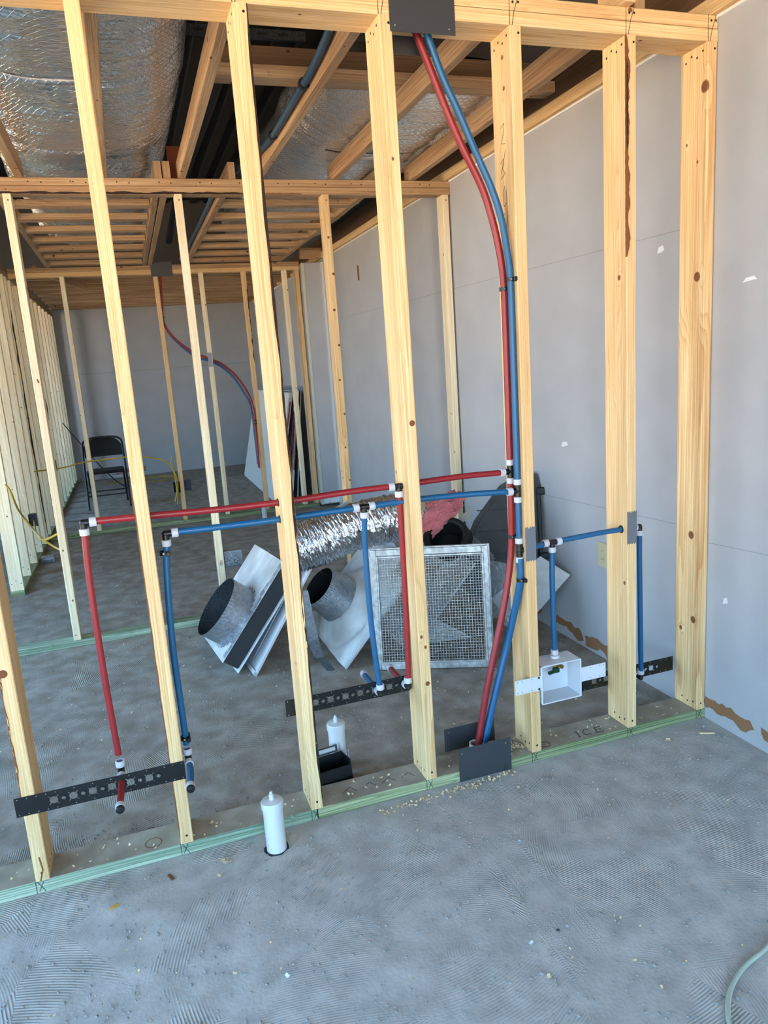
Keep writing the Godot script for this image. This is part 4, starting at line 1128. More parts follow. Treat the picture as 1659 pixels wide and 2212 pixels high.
# strap with alternating large star-slit holes and small ones; `at` is its left end, middle height
func bracket(at: Vector3, label: String, skip: Array) -> void:
	var st := begin()
	var hgt := 0.058
	var thick := 0.0022
	var x := 0.0
	var cells := [[0.085, 0.0]]
	for k in 12: cells.append([0.0318, 0.0112] if k % 2 == 0 else [0.0206, 0.0062])
	cells.append([0.0667, 0.0])
	for c in cells:
		var w: float = c[0]
		var r: float = c[1]
		var cen := Vector2(x + w / 2, 0)
		var hw := w / 2
		if r == 0.0:
			add_box(st, Transform3D(Basis(), Vector3(cen.x, 0, -thick / 2)), Vector3(w, hgt, thick))
		else:
			var n := 64
			var inner := []
			var outer := []
			for k in n:
				var a := TAU * (k + 0.5) / n
				var rr := r
				if r > 0.01:
					var off := absf(fposmod(a - PI / 4 + PI / 4, PI / 2) - PI / 4)
					if off < 0.07: rr = r * 1.75 if r * 1.75 * cos(PI / 4) < hw * 0.98 else hw
				inner.append(cen + Vector2(cos(a), sin(a)) * rr)
				var m := minf(hw / maxf(absf(cos(a)), 1e-6), hgt / 2 / maxf(absf(sin(a)), 1e-6))
				outer.append(cen + Vector2(cos(a), sin(a)) * m)
			for k in n:
				var j := (k + 1) % n
				var i0: Vector2 = inner[k]; var i1: Vector2 = inner[j]; var o0: Vector2 = outer[k]; var o1: Vector2 = outer[j]
				# keep the cell's corners square
				if signf(absf(o0.x - cen.x) - hw + 1e-5) != signf(absf(o1.x - cen.x) - hw + 1e-5):
					var cr := cen + Vector2(hw * signf(o0.x - cen.x), hgt / 2 * signf(o0.y - cen.y))
					tri(st, Vector3(o0.x, o0.y, 0), Vector3(cr.x, cr.y, 0), Vector3(o1.x, o1.y, 0))
					tri(st, Vector3(o0.x, o0.y, -thick), Vector3(o1.x, o1.y, -thick), Vector3(cr.x, cr.y, -thick))
				quad(st, Vector3(i0.x, i0.y, 0), Vector3(o0.x, o0.y, 0), Vector3(o1.x, o1.y, 0), Vector3(i1.x, i1.y, 0))
				quad(st, Vector3(i0.x, i0.y, -thick), Vector3(i1.x, i1.y, -thick), Vector3(o1.x, o1.y, -thick), Vector3(o0.x, o0.y, -thick))
				quad(st, Vector3(i0.x, i0.y, 0), Vector3(i1.x, i1.y, 0), Vector3(i1.x, i1.y, -thick), Vector3(i0.x, i0.y, -thick))
			for s in [-1.0, 1.0]:
				var y: float = s * hgt / 2
				var q := [Vector3(x, y, -thick), Vector3(x + w, y, -thick), Vector3(x + w, y, 0), Vector3(x, y, 0)]
				if s > 0: q.reverse()
				quad(st, q[0], q[1], q[2], q[3])
			if r < 0.01:
				add_lathe(st, [Vector2(r, -0.002), Vector2(r, 0.002), Vector2(r + 0.0022, 0.002), Vector2(r + 0.0022, -0.002)], Transform3D(Basis(Vector3.RIGHT, PI / 2), Vector3(cen.x, 0, 0)), 16)
		x += w
	var o := put("pipe_bracket", st.commit(), M.black, null, Transform3D(Basis(), at))
	tag(o, label, "bracket", "perforated black pipe brackets")
	var dots := begin()
	for k in 19:
		for s in [-1.0, 1.0]:
			if k % 2 == 0 or k < 4 or k > 15:
				add_lathe(dots, [Vector2(0.0017, 0), Vector2(0.0014, 0.0005), Vector2(0, 0.0006)], Transform3D(Basis(Vector3.RIGHT, PI / 2), at + Vector3(0.008 + 0.025 * k, s * 0.0235, 0)), 8)
	tag(put("nail_holes", dots.commit(), M.alu, o), "", "", "", "stuff")

func ice_box() -> void:
	var c := Vector3(-0.636, 0.285, 0.0)
	var b := thing("outlet_box", "white open ice-maker box with two straps between the near studs", "outlet box", Vector3(-0.636, 0.21, -0.045))
	var st := begin()
	var w := 0.163; var h := 0.145; var dp := 0.09; var t := 0.005
	var z0 := -dp + 0.004; var z1 := 0.004
	add_box(st, Transform3D(Basis(), c + Vector3(0, 0, z0 + t / 2)), Vector3(w, h, t), 0.001)
	for s in [-1.0, 1.0]:
		add_box(st, Transform3D(Basis(), c + Vector3(s * (w / 2 - t / 2), 0, (z0 + z1) / 2)), Vector3(t, h, dp), 0.0015)
		add_box(st, Transform3D(Basis(), c + Vector3(0, s * (h / 2 - t / 2), (z0 + z1) / 2)), Vector3(w, t, dp), 0.0015)
	put("shell", st.commit(), M.white, b)
	put("collar", lathe([Vector2(0.0165, 0.0), Vector2(0.0165, 0.010), Vector2(0.013, 0.012), Vector2(0.0, 0.012)], Transform3D(Basis(), Vector3(-0.63, 0.3545, -0.05)), 20), M.white, b)
	for s in [-1.0, 1.0]:
		var y := 0.298 if s < 0 else 0.282 + 0.012
		var p := put("mounting_strap", span_box(Vector3(-0.636 + s * 0.081, y - 0.027, -0.001), Vector3(-0.636 + s * 0.184, y + 0.027, 0.0022), 0.0008), M.white, b)
		var hs := begin()
		for q in [Vector2(0.175, 0.02), Vector2(0.158, 0.02), Vector2(0.175, -0.02), Vector2(0.158, -0.02), Vector2(0.12, 0.02), Vector2(0.12, -0.02)]:
			add_lathe(hs, [Vector2(0.0018, 0), Vector2(0.0014, 0.0004), Vector2(0, 0.0004)], Transform3D(Basis(Vector3.RIGHT, PI / 2), Vector3(-0.636 + s * q.x, y + q.y, 0.0022)), 8)
		put("nail_holes", hs.commit(), M.edge_gray, p)
		if s < 0:
			for q in [0.021, -0.021]:
				put("black_screw", lathe([Vector2(0.0042, 0), Vector2(0.004, 0.0012), Vector2(0, 0.002)], Transform3D(Basis(Vector3.RIGHT, PI / 2), Vector3(-0.727, y + q, 0.0022)), 12), M.black, p)
	var v := begin()
	add_lathe(v, [Vector2(0.0, 0.0), Vector2(0.007, 0.0), Vector2(0.007, 0.03), Vector2(0.0, 0.03)], Transform3D(Basis(), Vector3(-0.63, 0.322, -0.05)), 12)
	add_lathe(v, [Vector2(0.0, 0.0), Vector2(0.006, 0.0), Vector2(0.006, 0.022), Vector2(0.0075, 0.022), Vector2(0.0075, 0.03), Vector2(0.003, 0.03), Vector2(0.003, 0.02)], Transform3D(Basis(Vector3.RIGHT, PI / 2).rotated(Vector3.UP, 0.35), Vector3(-0.626, 0.328, -0.05)), 12)
	put("valve", v.commit(), M.brass, b)
	var hd := begin()
	add_box(hd, Transform3D(Basis(), Vector3(-0.63, 0.311, -0.044)), Vector3(0.022, 0.018, 0.02), 0.003)
	add_box(hd, Transform3D(Basis(Vector3.BACK, 0.15), Vector3(-0.648, 0.306, -0.042)), Vector3(0.03, 0.012, 0.012), 0.003)
	put("green_handle", hd.commit(), M.green, b)
	for k in 3:
		put("mould_mark", pen([Vector3(-0.7128, 0.262 + 0.006 * k, -0.03), Vector3(-0.7128, 0.27 + 0.006 * k, -0.062)], Vector3(1, 0, 0), 0.0022), M.guard, b)

func drain_stub(p: Vector3, r: float, h: float, label: String, text: String) -> void:
	var t := thing("drain_pipe", label, "pipe", p, "white capped drain pipes")
	put("pipe", lathe([Vector2(r, 0), Vector2(r, h - 0.02)], Transform3D(Basis(), p), 32), M.pvc, t)
	put("cap", lathe([Vector2(r, -0.024), Vector2(r + 0.003, -0.024), Vector2(r + 0.0035, -0.02), Vector2(r + 0.0035, -0.004), Vector2(r + 0.001, 0.0), Vector2(0.009, 0.004), Vector2(0.0075, 0.006), Vector2(0.0072, 0.02), Vector2(0.0045, 0.022), Vector2(0.0045, 0.029), Vector2(0, 0.03)], Transform3D(Basis(), p + Vector3(0, h, 0)), 32), M.pvc, t)
	var rim := []
	for k in 14:
		var a := TAU * k / 14.0
		rim.append(Vector2(cos(a), sin(a)) * (r + rng.randf_range(0.002, 0.011)))
	put("floor_gap", plate(blob(rim, 0.003, int(p.x * -100)), 0.001, Transform3D(Basis(Vector3.RIGHT, -PI / 2), p + Vector3(0, 0.0012, 0))), M.edge_gray, t)
	if text:
		var tm := TextMesh.new()
		var f := SystemFont.new()
		f.font_names = PackedStringArray(["Droid Sans"])
		tm.font = f
		tm.text = text
		tm.font_size = 16
		tm.pixel_size = 0.0006
		tm.depth = 0.0006
		var ang := 0.15
		var out := Vector3(sin(-0.2 + ang), 0, cos(-0.2 + ang))
		var side := Vector3.UP.cross(out)
		put("printed_text", tm, M.ink, t, Transform3D(Basis(Vector3.DOWN, side, Vector3.DOWN.cross(side)), p + Vector3(0, 0.072, 0) + out * (r + 0.0003)))

# ---------------------------------------------------------------- the heap of diffusers
func frame_of(o: Vector3, a: Vector3, b: Vector3) -> Transform3D:      # x along a, y along b, z = the face normal
	var x := a.normalized()
	var z := x.cross(b).normalized()
	return Transform3D(Basis(x, z.cross(x), z), o)

func make_heap() -> void:
	# plenum box with a round collar, leaning left
	var d1 := Vector3(0.375, 0.463, -0.054).normalized()       # up along the near edge
	var d2 := Vector3(-0.04, 0.03, -1.0)
	d2 = (d2 - d1 * d2.dot(d1)).normalized()
	var fx := frame_of(Vector3(-1.625, 0.004, -1.301), d2 * -1.0, d1)   # face normal
	if fx.basis.z.x > 0: fx = frame_of(Vector3(-1.625, 0.004, -1.301), d2, d1)
	var sgn := 1.0 if fx.basis.x.z < 0 else -1.0                # +x goes away from the camera when sgn = 1
	var S := 0.585
	var bxn := thing("ceiling_diffuser", "boxed ceiling diffuser with a wide galvanised collar, leaning at the left of the heap", "diffuser", fx.origin, "scrap ceiling diffusers")
	put("lip_panel", plate_box(fx, Vector3(sgn * S / 2, S / 2, 0.004), Vector3(S, S, 0.008), 0.002), M.white, bxn)
	put("insulated_side", plate_box(fx, Vector3(sgn * S / 2, S / 2, 0.052), Vector3(S - 0.03, S - 0.03, 0.082), 0.003), M.edge_gray, bxn)
	put("back_panel", plate_box(fx, Vector3(sgn * S / 2, S / 2, 0.0955), Vector3(S - 0.02, S - 0.02, 0.004), 0.001), M.enamel, bxn)
	var tape := begin()
	for k in 14:
		add_box(tape, fx * Transform3D(Basis(Vector3.FORWARD, rng.randf_range(-0.2, 0.2)), Vector3(sgn * (0.02 + rng.randf() * 0.02), 0.05 + 0.038 * k, 0.0985)), Vector3(0.03 + rng.randf() * 0.02, 0.034, 0.0015), 0.0004)
	put("foil_tape", tape.commit(), M.galv, bxn)
	var cr := 0.158
	var ca := fx * Transform3D(Basis(Vector3.RIGHT, PI / 2), Vector3(sgn * 0.195, 0.212, 0.097))
	collar(bxn, ca, cr, 0.12, false)
	# white panel behind it
	var e1 := Vector3(0.344, 0.489, -0.062).normalized()
	var e2 := (Vector3(0, 0, -1) - e1 * Vector3(0, 0, -1).dot(e1)).normalized()
	var f2 := frame_of(Vector3(-1.552, 0.004, -1.224), e2, e1)
	if f2.basis.z.x > 0: f2 = frame_of(Vector3(-1.552, 0.004, -1.224), -e2, e1)
	var s2 := 1.0 if f2.basis.x.z < 0 else -1.0
	var pn := thing("ceiling_diffuser", "thin white diffuser panel leaning behind the boxed diffuser", "diffuser", f2.origin, "scrap ceiling diffusers")
	put("panel", plate_box(f2, Vector3(s2 * 0.295, 0.295, 0.0), Vector3(0.59, 0.59, 0.006), 0.002), M.white, pn)
	put("rim", rim_frame(f2 * Transform3D(Basis(), Vector3(s2 * 0.295, 0.295, 0.006)), 0.59, 0.02, 0.012), M.white, pn)
	put("perforated_face", lathe([Vector2(0.0, 0.03), Vector2(0.12, 0.028), Vector2(0.17, 0.02), Vector2(0.22, 0.003)], f2 * Transform3D(Basis(Vector3.RIGHT, -PI / 2), Vector3(s2 * 0.295, 0.295, -0.002)), 28), M.enamel, pn)
	put("mounting_rod", plate_box(f2, Vector3(s2 * 0.06, 0.3, 0.035), Vector3(0.006, 0.44, 0.002), 0.0005), M.galv, pn)

	# flared diffuser with tapered collar in the middle
	var a := Vector3(0.664, 0.747, 0.02).normalized()
	var nrm := Vector3(-0.74, 0.66, 0.12)
	nrm = (nrm - a * nrm.dot(a)).normalized()
	var bb := nrm.cross(a).normalized()
	if bb.z > 0: bb = -bb
	var f3 := frame_of(Vector3(-1.139, 0.004, -1.104), a, bb)
	var flip := f3.basis.z.dot(nrm) < 0
	if flip: f3 = frame_of(Vector3(-1.139, 0.004, -1.104), bb, a)
	var df := thing("ceiling_diffuser", "dusty white square diffuser with a galvanised neck, standing on one corner in mid heap", "diffuser", f3.origin, "scrap ceiling diffusers")
	var nf := FastNoiseLite.new()
	nf.seed = 4
	nf.frequency = 3.0
	var cone := func(u: float, v: float) -> Vector3:
		var p := Vector2(u - 0.385, v - 0.54) * 0.6
		var rr := p.length()
		var hgt := 0.075 * smoothstep(0.285, 0.10, rr) + 0.012 * smoothstep(0.30, 0.25, maxf(absf(p.x), absf(p.y))) * smoothstep(0.2, 0.28, rr)
		if rr < 0.112: hgt = -0.002
		hgt -= 0.014 * exp(-pow((rr - 0.235) / 0.018, 2.0))
		return f3 * Vector3(u * 0.6, v * 0.6, hgt + nf.get_noise_2d(u * 3, v * 3) * 0.003)
	put("flared_plate", surface(44, 44, cone, Vector2(0.6, 0.6)), M.enamel, df)
	put("back_sheet", plate_box(f3, Vector3(0.3, 0.3, -0.004), Vector3(0.6, 0.6, 0.004), 0.001), M.white, df)
	var nk := f3 * Transform3D(Basis(Vector3.RIGHT, PI / 2), Vector3(0.231, 0.325, 0.05))
	collar(df, nk, 0.104, 0.165, true)
	put("neck_shade_disc", lathe([Vector2(0.105, -0.02), Vector2(0.105, 0.0), Vector2(0.0, 0.004)], nk * Transform3D(Basis(), Vector3(0, 0.02, 0)), 24), M.black_matt, df)  # black disc added to darken the neck like deep shade

	# egg-crate grille in its aluminium frame
	var g0 := Vector3(-1.009, 0.002, -1.035); var g1 := Vector3(-0.50, 0.002, -0.807)
	var gx := (g1 - g0)
	var gw := gx.length()
	var gf := frame_of(g0, gx, Vector3(0.05, 0.566, -0.088))
	var gh := 0.572
	var gr := thing("return_grille", "square egg-crate return grille in a scuffed aluminium frame, leaning on the heap", "grille", g0)
	rect_frame(gr, "frame_bar", gf, Vector2(0, 0), Vector2(gw, gh), 0.030, 0.028, M.alu)
	rect_frame(gr, "inner_bar", gf * Transform3D(Basis(), Vector3(0, 0, 0.008)), Vector2(0.03, 0.03), Vector2(gw - 0.022, gh - 0.03), 0.010, 0.03, M.alu)
	var m0 := Vector2(0.038, 0.038); var m1 := Vector2(gw - 0.03, gh - 0.038)
	var mesh_st := begin()
	var cell := 0.0128
	var nx := int((m1.x - m0.x) / cell)
	var ny := int((m1.y - m0.y) / cell)
	for i in nx: add_box(mesh_st, gf * Transform3D(Basis(), Vector3(m0.x + (i + 0.5) * (m1.x - m0.x) / nx, (m0.y + m1.y) / 2, 0.01)), Vector3(0.0016, m1.y - m0.y, 0.012))
	for j in ny: add_box(mesh_st, gf * Transform3D(Basis(), Vector3((m0.x + m1.x) / 2, m0.y + (j + 0.5) * (m1.y - m0.y) / ny, 0.01)), Vector3(m1.x - m0.x, 0.0016, 0.012))
	tag(put("egg_crate_mesh", mesh_st.commit(), M.alu, gr), "", "", "", "stuff")
	# second frame lying behind its foot
	var gb := thing("diffuser_frame", "thin dirty aluminium frame on the floor behind the grille's foot", "frame", g0 + Vector3(0, 0, -0.03))
	rect_frame(gb, "frame_bar", gf * Transform3D(Basis(Vector3.RIGHT, 0.06), Vector3(-0.012, -0.0, -0.035)), Vector2(0, 0), Vector2(gw + 0.02, gh + 0.01), 0.016, 0.012, M.alu)
	# panels behind the grille
	var hp := frame_of(Vector3(-0.80, 0.004, -1.13), a, bb)
	tag(put("ceiling_panel", plate_box(hp, Vector3(0.28, 0.28, -0.01), Vector3(0.56, 0.56, 0.012), 0.002), M.enamel), "pale panel standing on its corner behind the egg-crate grille", "panel")
	var hq := frame_of(Vector3(-0.78, 0.01, -1.22), Vector3(0.6, 0.04, 0.2), Vector3(0.05, 0.5, -0.2))
	tag(put("ceiling_panel", plate(PackedVector2Array([Vector2(0, 0), Vector2(0.34, 0), Vector2(0.02, 0.22)]), 0.006, hq), M.enamel), "broken pale panel scrap low behind the egg-crate grille", "panel")
	# grey plate between flex duct and diffuser
	var hs := frame_of(Vector3(-1.12, 0.40, -1.78), Vector3(0.45, 0.2, 0.0), Vector3(-0.1, 0.3, 0.05))
	tag(put("ceiling_panel", plate_box(hs, Vector3(0.16, 0.05, 0), Vector3(0.36, 0.26, 0.006), 0.001), M.enamel), "grey-white panel edge under the silver flex duct", "panel")
	tag(put("ceiling_panel", plate_box(frame_of(Vector3(-0.84, 0.54, -1.17), Vector3(0.12, 0.1, 0.05), Vector3(-0.05, 0.12, -0.1)), Vector3(0, 0, 0), Vector3(0.05, 0.14, 0.005), 0.001), M.white), "small white sheet corner between the flex duct and the grille", "panel")

	# bent galvanised strip
	var gs := begin()
	var pts := [Vector3(-1.335, 0.42, -1.12), Vector3(-1.318, 0.30, -1.11), Vector3(-1.30, 0.18, -1.10), Vector3(-1.275, 0.09, -1.10), Vector3(-1.215, 0.0, -1.13)]
	for i in pts.size() - 1:
		var w0 := 0.06 - 0.006 * i; var w1 := 0.06 - 0.006 * (i + 1)
		var off := Vector3(0.8, 0.12, 0.25)
		var fold := Vector3(-0.35, 0.05, -0.3)
		quad(gs, pts[i + 1], pts[i + 1] + off * w1, pts[i] + off * w0, pts[i])
		quad(gs, pts[i], pts[i] + off * w0, pts[i + 1] + off * w1, pts[i + 1])
		quad(gs, pts[i + 1] + fold * w1 * 0.7, pts[i + 1], pts[i], pts[i] + fold * w0 * 0.7)
		quad(gs, pts[i], pts[i + 1], pts[i + 1] + fold * w1 * 0.7, pts[i] + fold * w0 * 0.7)
	tag(put("metal_strip", gs.commit(), M.galv), "bent galvanised strip hanging to the floor beside the bark-edged stud", "metal strip")

	# silver flexible duct across the top
	var path := smooth_path([Vector3(-1.325, 0.585, -1.26), Vector3(-1.26, 0.60, -1.25), Vector3(-1.17, 0.622, -1.24), Vector3(-1.02, 0.665, -1.22), Vector3(-0.88, 0.68, -1.22), Vector3(-0.76, 0.675, -1.25), Vector3(-0.71, 0.66, -1.28)], 12)
	var nz := FastNoiseLite.new()
	nz.seed = 17
	nz.frequency = 1.0
	nz.fractal_octaves = 3
	var np := path.size() - 1
	var fl := func(u: float, v: float) -> Vector3:
		var q := v * np
		var i := clampi(int(q), 0, np - 1)
		var c := path[i].lerp(path[i + 1], q - i)
		var t := (path[i + 1] - path[i]).normalized()
		var side := t.cross(Vector3.UP).normalized()
		var up := side.cross(t)
		var ang := -TAU * u
		var r := 0.120 + 0.006 * nz.get_noise_3d(cos(ang) * 0.9, sin(ang) * 0.9, v * 22.0) + 0.012 * nz.get_noise_3d(cos(ang) * 1.7, sin(ang) * 1.7 + 9.0, v * 70.0 + ang * 0.8) + 0.003 * nz.get_noise_3d(cos(ang) * 6.0, sin(ang) * 6.0 + 4.0, v * 130.0)
		return c + (side * cos(ang) + up * sin(ang) * 0.94) * r
	var fd := put("flex_duct", surface(110, 330, fl, Vector2(3, 6)), M.flex)
	tag(fd, "crinkled silver flexible duct lying across the top of the scrap heap", "duct")
	# pink insulation pushed out of its end
	var npk := FastNoiseLite.new()
	npk.seed = 23
	npk.frequency = 9.0
	npk.fractal_octaves = 5
	var pk := func(u: float, v: float) -> Vector3:
		var ang := TAU * u
		var th := PI * v
		var p := Vector3(cos(ang) * sin(th) * 0.12, sin(ang) * sin(th) * 0.11, -cos(th) * 0.08)
		p += p.normalized() * 0.05 * npk.get_noise_3dv(p * 1.5)
		p.y += p.x * 0.25
		p.x += maxf(0.0, p.y) * 0.75 + p.y * 0.35
		return Vector3(-0.625, 0.652, -1.215) + p
	tag(put("pink_insulation", surface(90, 60, pk), M.pink), "tuft of pink fibreglass insulation beside the silver flex duct", "insulation")
	# black round boot with a rolled flange
	var rb := frame_of(Vector3(-0.585, 0.585, -1.09), Vector3(1, 0.5, 0.0), Vector3(-0.3, 0.45, -0.8))
	var boot := thing("rubber_collar", "black round rubber collar with a rolled rim beside the pink insulation", "collar", rb.origin)
	var rl := []
	for k in 13: rl.append(Vector2(0.098 + 0.016 * cos(TAU * k / 12.0), 0.012 * sin(-TAU * k / 12.0)))
	rl.reverse()
	put("rim", lathe(rl, rb * Transform3D(Basis(Vector3.RIGHT, PI / 2).scaled(Vector3(1.0, 1.0, 1.0)), Vector3()), 36), M.rubber, boot)
	put("cup", lathe([Vector2(0.098, 0.0), Vector2(0.082, -0.05), Vector2(0.078, -0.10), Vector2(0.0, -0.10), Vector2(0.074, -0.098), Vector2(0.078, -0.05), Vector2(0.092, 0.002)], rb * Transform3D(Basis(Vector3.RIGHT, PI / 2), Vector3()), 32), M.rubber, boot)
	var hose := thing("hose_end", "black round hose end with a grey pleated sleeve behind the rubber collar", "hose", Vector3(-0.44, 0.52, -1.22))
	put("end_ring", lathe([Vector2(0.0, 0.03), Vector2(0.055, 0.03), Vector2(0.06, 0.02), Vector2(0.06, -0.03), Vector2(0.0, -0.03)], Transform3D(Basis(Vector3.RIGHT, 1.2).rotated(Vector3.UP, -0.5), Vector3(-0.455, 0.535, -1.2)), 24), M.rubber, hose)
	var slv := func(u: float, v: float) -> Vector3:
		var ang := -TAU * u
		var r := 0.058 + 0.006 * sin(ang * 14.0) - 0.02 * v
		return Vector3(-0.455, 0.53, -1.21).lerp(Vector3(-0.34, 0.42, -1.15), v) + Vector3(cos(ang) * r * 0.7, sin(ang) * r, cos(ang) * r * 0.7)
	put("pleated_sleeve", surface(84, 8, slv), mat(Color(0.40, 0.40, 0.41), 0.7), hose)
	tag(put("plastic_shard", plate(PackedVector2Array([Vector2(0, 0), Vector2(0.09, 0.07), Vector2(0.06, -0.01)]), 0.002, frame_of(Vector3(-0.46, 0.62, -1.24), Vector3(1, 0, 0.2), Vector3(0, 1, -0.2))), mat(Color(0.62, 0.60, 0.55), 0.6)), "thin translucent shard sticking up behind the rubber collar", "shard")

	# big black plastic liner propped on the drywall
	var lf := frame_of(Vector3(-0.40, 0.40, -1.27), Vector3(0.92, 0.0, 0.40), Vector3(0.1, 1.0, -0.18))
	var ln := thing("plastic_liner", "large dusty black plastic liner panel propped against the right drywall", "liner", Vector3(-0.3, 0.15, -1.2))
	var ol := PackedVector2Array([Vector2(-0.04, 0.02), Vector2(0.0, 0.09), Vector2(0.05, 0.20), Vector2(0.13, 0.30), Vector2(0.19, 0.375), Vector2(0.30, 0.435), Vector2(0.345, 0.44), Vector2(0.38, 0.42), Vector2(0.40, 0.36), Vector2(0.385, 0.30), Vector2(0.375, 0.05), Vector2(0.35, -0.08), Vector2(0.28, -0.20), Vector2(0.10, -0.24), Vector2(-0.02, -0.16)])
	put("panel", plate(ol, 0.035, lf), M.liner, ln)
	put("raised_field", plate(PackedVector2Array([Vector2(0.02, 0.06), Vector2(0.07, 0.18), Vector2(0.16, 0.30), Vector2(0.3, 0.40), Vector2(0.345, 0.39), Vector2(0.34, 0.06), Vector2(0.30, -0.06), Vector2(0.05, -0.08)]), 0.012, lf * Transform3D(Basis(), Vector3(0, 0, 0.010))), M.liner, ln)
	for y in [0.02, 0.14, 0.25]:
		put("moulded_rib", plate_box(lf, Vector3(0.2, y, 0.012), Vector3(0.27, 0.006, 0.006), 0.001), M.liner, ln)
	put("clip_arm", plate_box(lf, Vector3(0.415, 0.335, 0.0), Vector3(0.075, 0.04, 0.05), 0.006), M.rubber, ln)
	put("clip_arm", plate_box(lf, Vector3(0.40, 0.0, 0.0), Vector3(0.05, 0.035, 0.05), 0.006), M.rubber, ln)
	put("side_flange", plate_box(lf, Vector3(0.385, 0.15, -0.02), Vector3(0.02, 0.36, 0.07), 0.004), M.rubber, ln)
	# white panel under it, one corner against the wall
	var wp := Vector3(-0.025, 0.352, -0.885)
	var wq := Vector3(-0.235, 0.015, -1.06)
	var up2 := Vector3(-0.30, 0.22, -0.36)
	var wf := frame_of(wq, wp - wq, up2)
	var wl := (wp - wq).length()
	tag(put("ceiling_panel", plate(PackedVector2Array([Vector2(0.0, 0), Vector2(wl, 0), Vector2(wl - 0.03, 0.17), Vector2(0.06, 0.22)]), 0.008, wf), M.enamel), "dusty white panel with one corner against the right drywall, under the black liner", "panel")
	# crumpled film beside the grille
	var nw := FastNoiseLite.new()
	nw.seed = 9
	nw.frequency = 8.0
	var cf := func(u: float, v: float) -> Vector3:
		var wide := 0.20 * (1.0 - 0.55 * v)
		return Vector3(-0.43 + u * wide * 0.6, 0.46 - v * 0.28 + 0.05 * u - 0.10 * u * u, -0.98 + 0.1 * u) + Vector3(0, 0.3, 1.0) * nw.get_noise_2d(u * 0.6, v * 0.6) * 0.06
	tag(put("plastic_film", surface(24, 24, cf), M.film), "crumpled piece of clear plastic film right of the grille", "plastic film")

func plate_box(f: Transform3D, c: Vector3, size: Vector3, bevel: float) -> ArrayMesh:
	var st := begin()
	add_box(st, f * Transform3D(Basis(), c), size, bevel)
	return st.commit()

func rect_frame(parent: Node3D, called: String, f: Transform3D, lo: Vector2, hi: Vector2, w: float, dp: float, m: Material) -> void:
	var cx := (lo.x + hi.x) / 2; var cy := (lo.y + hi.y) / 2
	put(called, plate_box(f, Vector3(lo.x + w / 2, cy, 0), Vector3(w, hi.y - lo.y, dp), 0.002), m, parent)
	put(called, plate_box(f, Vector3(hi.x - w / 2, cy, 0), Vector3(w, hi.y - lo.y, dp), 0.002), m, parent)
	put(called, plate_box(f, Vector3(cx, lo.y + w / 2, 0), Vector3(hi.x - lo.x - 2 * w, w, dp), 0.002), m, parent)
	put(called, plate_box(f, Vector3(cx, hi.y - w / 2, 0), Vector3(hi.x - lo.x - 2 * w, w, dp), 0.002), m, parent)

func rim_frame(f: Transform3D, s: float, w: float, t: float) -> ArrayMesh:
	var st := begin()
	for k in 4:
		var r := f * Transform3D(Basis(Vector3(0, 0, 1), PI / 2 * k), Vector3())
		add_box(st, r * Transform3D(Basis(), Vector3(0, s / 2 - w / 2, 0)), Vector3(s, w, t), 0.002)
	return st.commit()

# round galvanised neck; crimped rim, open end
func collar(parent: Node3D, at: Transform3D, r: float, h: float, taper: bool) -> void:
	var r0 := r * (1.25 if taper else 1.0)
	var f := func(u: float, v: float) -> Vector3:
		var ang := -TAU * u
		var rr := lerpf(r0, r, v) + (0.0011 * sin(ang * 60.0) * smoothstep(0.80, 0.86, v))
		return at * Vector3(cos(ang) * rr, v * h, sin(ang) * rr * -1.0)
	var g := func(u: float, v: float) -> Vector3:
		var ang := TAU * u
		var rr := lerpf(r0, r, v) - 0.002 + (0.0011 * sin(ang * 60.0) * smoothstep(0.80, 0.86, v))
		return at * Vector3(cos(ang) * rr, v * h, sin(ang) * rr * -1.0)
	put("collar", surface(360, 14, f), M.galv, parent)
	put("collar_inside_shade", surface(360, 14, g), M.black_matt if taper else M.galv_dark, parent)  # inner skin coloured dark to stand for the shade inside
	if not taper:
		var st := begin()
		for k in 30:
			var a := TAU * k / 30.0
			add_box(st, at * Transform3D(Basis(Vector3.UP, -a), Vector3(cos(a) * (r + 0.006), 0.003, sin(a) * (r + 0.006))), Vector3(0.016, 0.003, 0.018), 0.001)
		put("bent_tabs", st.commit(), M.galv, parent)
	else:
		put("seam", rod(at * Vector3(r0 * 0.55, 0, -r0 * 0.84), at * Vector3(r * 0.55, h, -r * 0.84), 0.0025, 8), M.galv, parent)

